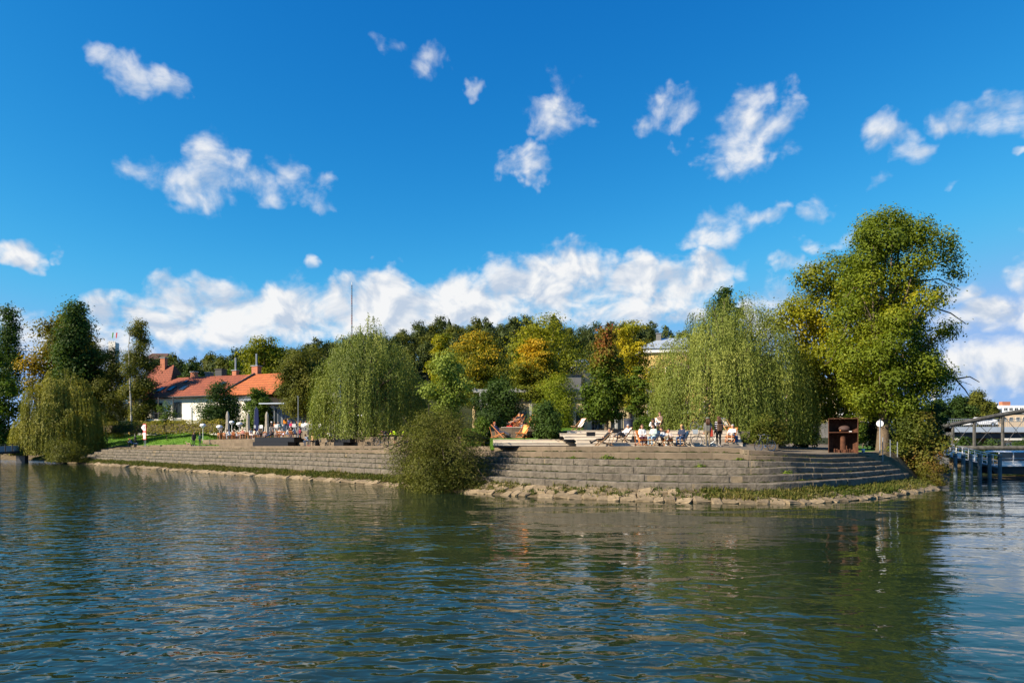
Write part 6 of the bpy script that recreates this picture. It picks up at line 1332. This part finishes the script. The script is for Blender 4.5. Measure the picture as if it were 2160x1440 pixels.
# --- cafe, front row
for px, o, rz, pose, lab, top, bot, kw in (
 (467,9.7,200,'sit','person in dark green with a pale straw hat facing the parasols',(.03,.05,.04),BLK,dict(hat=(.55,.42,.28),hair='grey')),
 (485,9.6,-70,'lean','man in white shirt and white trousers bending at a table',(.72,.74,.80),(.62,.64,.68),dict(hair='dark')),
 (500,11.2,20,'sit','small child in white among the orange chairs',WT,NVY,dict(s=.75,hair='brown')),
 (512,9.6,8,'sit','person in orange, white and black striped shirt with bare legs',(.62,.12,.03),BLK,dict(stripes=(.70,.68,.66),sleeves=False,shorts=True,hair='blond',hat=(.6,.45,.3))),
 (529,9.6,70,'sit','woman in white dress with pale sandals at a table',WT,(.66,.64,.62),dict(sleeves=False,shorts=True,long=True,hair='dark',shoe=(.6,.58,.5))),
 (543,9.8,75,'lean','man in grey shirt and shorts leaning over the table',(.34,.34,.34),(.05,.06,.09),dict(sleeves=False,shorts=True,hair='brown',shoe=(.6,.6,.6))),
 (571,9.6,-20,'legs_out','person in black with sunglasses and jeans stretching a leg',BLK,JEAN,dict(hair='dark',s=1.05)),
 (583,11.2,10,'sit','child with fair hair behind the long orange bench',(.35,.30,.30),NVY,dict(s=.8,hair='blond')),
 (597,11.3,-30,'sit','toddler in lilac white with a straw hat',(.60,.58,.75),WT,dict(s=.65,hair='blond',hat=(.6,.45,.3))),
 (606,9.8,70,'lean','person in pale grey sweater leaning towards the table',(.46,.47,.48),JEAN,dict(hair='dark')),
 (614,9.3,180,'sit','person in dark brown with back turned at the front table',(.03,.02,.018),(.10,.10,.12),dict(hair='dark')),
 (623,9.7,-75,'lean','person in blue and white shirt at the lamp post table',(.40,.46,.58),(.05,.08,.16),dict(hair='dark'))):
    x, y, r_, i = spot(px, o); z = float(zt(i))+.815
    wh = ' '.join(lab.split()[:6]); chair('orange wooden chair under the '+wh, x, y, z, R(rz), 'o'); person(lab, x, y, z+.01, R(rz), pose, top, bot, **kw)
for px, o, rz, lab in ((475,9.4,160,'empty orange chair seen from behind beside the dark green person'),(493,9.4,185,'empty orange chair behind the white shirted man'),(506,9.3,170,'empty orange chair next to the striped shirt'),(521,9.3,190,'empty orange chair left of the woman in white'),(560,9.4,180,'empty orange chair at the start of the black platform'),(588,9.4,178,'empty orange chair with wide backrest near the sunglasses wearer'),(594,9.4,182,'empty orange chair next to the pale grey sweater'),(464,9.2,150,'empty orange chair before the hedge end lamp')):
    x, y, r_, i = spot(px, o); chair(lab, x, y, float(zt(i))+.815, R(rz), 'o')
# --- cafe, upper terrace
for px, o, rz, pose, lab, top, bot, kw in (
 (573,15.6,10,'sit','guest in black with a white cap on the upper terrace',BLK,(.40,.34,.28),dict(hat=WT,hair='dark')),
 (579,16.6,-20,'sit','guest with orange top behind the white capped one',(.60,.25,.10),NVY,dict(hair='blond')),
 (593,15.8,-60,'lean','guest in teal leaning over a table on the upper terrace',(.05,.16,.18),BLK,dict(hair='brown')),
 (602,15.2,190,'stand','waiter standing in orange top and jeans',(.80,.26,.02),JEAN,dict(hair='dark',long=True,sleeves=False)),
 (607,16.4,30,'stand','person standing in lilac behind the orange top',(.50,.46,.62),(.30,.30,.36),dict(hair='dark')),
 (615,16.2,15,'sit','guest in bright pink on the upper terrace',(.75,.03,.12),(.5,.5,.5),dict(hair='brown')),
 (626,16.4,0,'sit','guest in dark clothes by the lamp post on the upper terrace',BLK,BLK,dict(hair='brown')),
 (645,15.6,10,'sit','woman in white tee with long dark hair at the high chairs',WT,GRY,dict(hair='dark',long=True,sleeves=False)),
 (652,16.4,-40,'sit','guest in orange behind the white tee',(.70,.22,.04),JEAN,dict(hair='blond',sleeves=False)),
 (660,15.4,-60,'lean','guest in pale blue shirt and white cap leaning forward',(.60,.64,.68),(.6,.58,.54),dict(hat=WT,hair='grey'))):
    x, y, r_, i = spot(px, o); z = 4.36
    if pose != 'stand': chair('white plastic chair under the '+' '.join(lab.split()[:6]), x, y, z, R(rz), 'w')
    person(lab, x, y, z+.01, R(rz), pose, top, bot, **kw)
for px, o, rz, lab in ((540,14.9,190,'empty white chair beside the navy banner'),(553,14.9,170,'empty white chair behind the third parasol'),(584,14.8,180,'empty white chair in front of the teal guest'),(621,14.8,185,'empty white chair in front of the pink guest'),(640,14.7,175,'empty white chair in front of the white tee'),(655,14.7,190,'empty white chair above the black bar block'),(666,14.8,160,'empty white chair next to the willow curtain'),(548,15.6,30,'empty white chair near the flat roof pavilion'),(672,15.8,-30,'empty white chair half behind the willow')):
    x, y, r_, i = spot(px, o); chair(lab, x, y, 4.36, R(rz), 'w')
for px, o, rz, pose, lab, top, bot, kw, zz in (
 (476,11.8,30,'sit','bearded guest in grey behind the dark green person',(.22,.22,.24),NVY,dict(hair='dark'),None), (492,12.0,-20,'sit','guest in rust red shirt behind the white shirted man',(.32,.07,.03),BLK,dict(hair='brown',long=True),None),
 (521,12.0,15,'sit','guest in black vest behind the striped shirt',BLK,KHK,dict(hair='dark',sleeves=False),None), (536,11.8,-35,'sit','guest in cream blouse beside the navy banner',(.60,.52,.40),JEAN,dict(hair='brown',long=True),None),
 (552,12.2,20,'sit','guest in olive shirt behind the leaning man in grey',(.13,.14,.06),NVY,dict(hair='dark'),None), (560,11.4,-15,'sit','guest in sky blue at the third parasol',(.22,.36,.52),WT,dict(hair='blond'),None),
 (590,12.2,0,'sit','guest in white behind the fair haired child',WT,BLK,dict(hair='dark'),None), (632,12.0,-30,'sit','guest in burgundy behind the lamp post',(.20,.03,.05),JEAN,dict(hair='dark',long=True),None),
 (634,15.4,10,'sit','guest in mustard yellow on the upper terrace',(.50,.32,.04),NVY,dict(hair='dark'),4.36), (587,16.6,25,'sit','guest in white shirt by the glazed doors',WT,GRY,dict(hair='grey'),4.36), (669,16.0,-40,'sit','guest in navy half behind the willow curtain',NVY,KHK,dict(hair='brown'),4.36)):
    x, y, r_, i = spot(px, o); z = float(zt(i))+.815 if zz is None else zz
    chair(('orange wooden' if zz is None else 'white plastic')+' chair under the '+' '.join(lab.split()[:6]), x, y, z, R(rz), 'o' if zz is None else 'w'); person(lab, x, y, z+.01, R(rz), pose, top, bot, **kw)
# --- walkway
def seated(lab, px, rzo, pose, top, bot, **kw):
    x, y, r_, i = spot(px, 7.85); person(lab, x, y, float(zt(i))-.02, r_+R(rzo), pose, top, bot, **kw); return x, y, float(zt(i))
seated('man in blue jeans and sunglasses sitting on the seat wall', 650, -5, 'lean', (.20,.26,.36), JEAN, hair='brown', sleeves=False); x, y, z = seated('fair haired woman in tan top on the seat wall', 659, 10, 'sit', (.50,.30,.16), (.10,.10,.11), hair='blond', long=True, shoe=(.6,.12,.10))
backpack('dark rucksack standing beside the couple on the seat wall', *spot(668, 7.6)[:2], float(zt(spot(668, 7.6)[3])), BLK, .4, 1.3)
x, y, r_, i = spot(698, 8.45); person('man in white tee and black trousers sitting on the upper seat tier', x, y, float(zt(i))+.39, R(-55), 'lean', WT, BLK, hair='dark', sleeves=False, shoe=(.7,.7,.68))
for px, d, rz, lab, top, bot, kw in ((409,84.6,15,'walking man in black jacket with a white shirt hem',BLK,(.02,.022,.03),dict(hair='dark',shoe=(.7,.7,.68))),(422,85.2,-10,'fair haired woman in long dark green dress walking beside the man',(.012,.045,.035),(.012,.045,.035),dict(hair='blond',s=.92))):
    x, y, z = pz(px, d); person(lab, x, y, z, R(rz), 'stand', top, bot, **kw)
bx, by = xat(284, 96.5), 96.5; bzz = gz(bx, by)
person('red haired person in blue sitting on the dark bench', bx-.35, by-.1, bzz-.02, R(-60), 'lean', (.05,.10,.22), BLK, hair='red', long=True); person('person in black top and light jeans on the dark bench', bx+.25, by+.15, bzz-.02, R(-60), 'lean', BLK, (.34,.42,.52), hair='dark', long=True)
x, y, z = pz(818, 58.2); person('cyclist in black bending over the sports bicycle', x, y, z, R(-75), 'bend', BLK, BLK, hair='brown', sleeves=False)
x, y, z = pz(833, 57.6); person('cyclist in neon yellow vest standing beside the river bush', x, y, z-.02, R(-30), 'bend', (.62,.85,.02), BLK, hair='brown', sleeves=False, shorts=True); x, y, z = pz(853, 57.2); person('second cyclist in neon yellow half hidden by the river bush', x, y, z-.02, R(20), 'bend', (.62,.85,.02), BLK, hair='dark', sleeves=False, shorts=True)
# --- little dog
x, y, z = pz(398, 85.2); dg_ = thing('dog', 'small ginger dog walking with the couple in black and green', 'dog', (x, y, z), R(-70))
mb = MB(); J = {'chest': (0,-.16,.30), 'belly': (0,.02,.31), 'rump': (0,.18,.32)}
mb.tube([(0,-.24,.30), (0,-.18,.30), (0,-.08,.29), (0,.06,.31), (0,.17,.32), (0,.23,.31)], [.05,.098,.10,.08,.088,.04], 10); mb.tube([(0,-.18,.33), (0,-.25,.43), (0,-.27,.49)], [.07,.055,.05], 8); mb.ell((0,-.29,.50), (.058,.07,.055), 10, 6); mb.tube([(0,-.33,.49), (0,-.41,.47)], [.038,.022], 8)
for s in (-1, 1):
    mb.tube([(s*.06,-.16,.30), (s*.062,-.15,.17), (s*.062,-.16,.10), (s*.062,-.17,.015)], [.042,.026,.020,.022], 7); mb.tube([(s*.06,.17,.30), (s*.065,.12,.20), (s*.065,.20,.11), (s*.065,.17,.015)], [.055,.04,.022,.022], 7); mb.tube([(s*.035,-.27,.54), (s*.05,-.265,.60)], [.022,.006], 5)
mb.tube([(0,.22,.33), (0,.30,.40), (0,.28,.47)], [.025,.02,.01], 6)
o = mb.build('body', cm('ginger_fur', (.50,.22,.07), .9, var=.2, vscale=8, col2=(.70,.55,.40)), dg_, smooth=True); md = o.modifiers.new('fuse', 'REMESH'); md.mode = 'VOXEL'; md.voxel_size = .014; md.use_smooth_shade = True
# --- car on the road bridge
cx, cy, cz_ = xat(2070, 98), 98.2, zat(900, 96)+.05; ca = thing('car', 'white hatchback crossing the road bridge', 'car', (cx, cy, cz_))
pr = [(-2.0,.30),(-2.02,.62),(-1.75,.80),(-1.05,.90),(-.45,1.38),(.85,1.42),(1.55,1.02),(1.95,.92),(2.0,.35)]; n = len(pr)
def sec(yy, k=1.0): return [(a, yy, b if b < .95 else .95+(b-.95)*k) for a, b in pr]
Vc = sec(-.80)+sec(-.62, 1.0)+sec(.62)+sec(.80); Vc = [(a, (-.80 if b < 1 else -.62) if yy < 0 else (.80 if b < 1 else .62), b) for a, yy, b in sec(-.8)]+[(a, (.80 if b < 1 else .62), b) for a, yy, b in sec(.8)]
obj('body', Vc, [tuple(range(n))[::-1], tuple(range(n, 2*n))]+[(k, (k+1) % n, n+(k+1) % n, n+k) for k in range(n)], bsdf_mat('white_car_paint', (.75,.76,.78), .25, .5), ca)
for s in (-1, 1): MB().add([(-.85, s*.775, .98), (1.35, s*.775, 1.02), (.75, s*.66, 1.34), (-.4, s*.66, 1.32)], [(0,1,2,3)] if s < 0 else [(3,2,1,0)]).build('side_window', M_GLASS, ca)
for xx in (-1.3, 1.25):
    for s in (-1, 1): w_ = MB().tube([(xx, s*.66, .32), (xx, s*.83, .32)], .32, 16).build('wheel', M_TYRE, ca); MB().tube([(xx, s*.82, .32), (xx, s*.84, .32)], .19, 10).build('rim', M_CHROME, w_)
for s in (-1, 1): MB().ell((-1.97, s*.6, .68), (.06,.14,.07), 8, 5).build('headlight', M_LAMPG, ca)
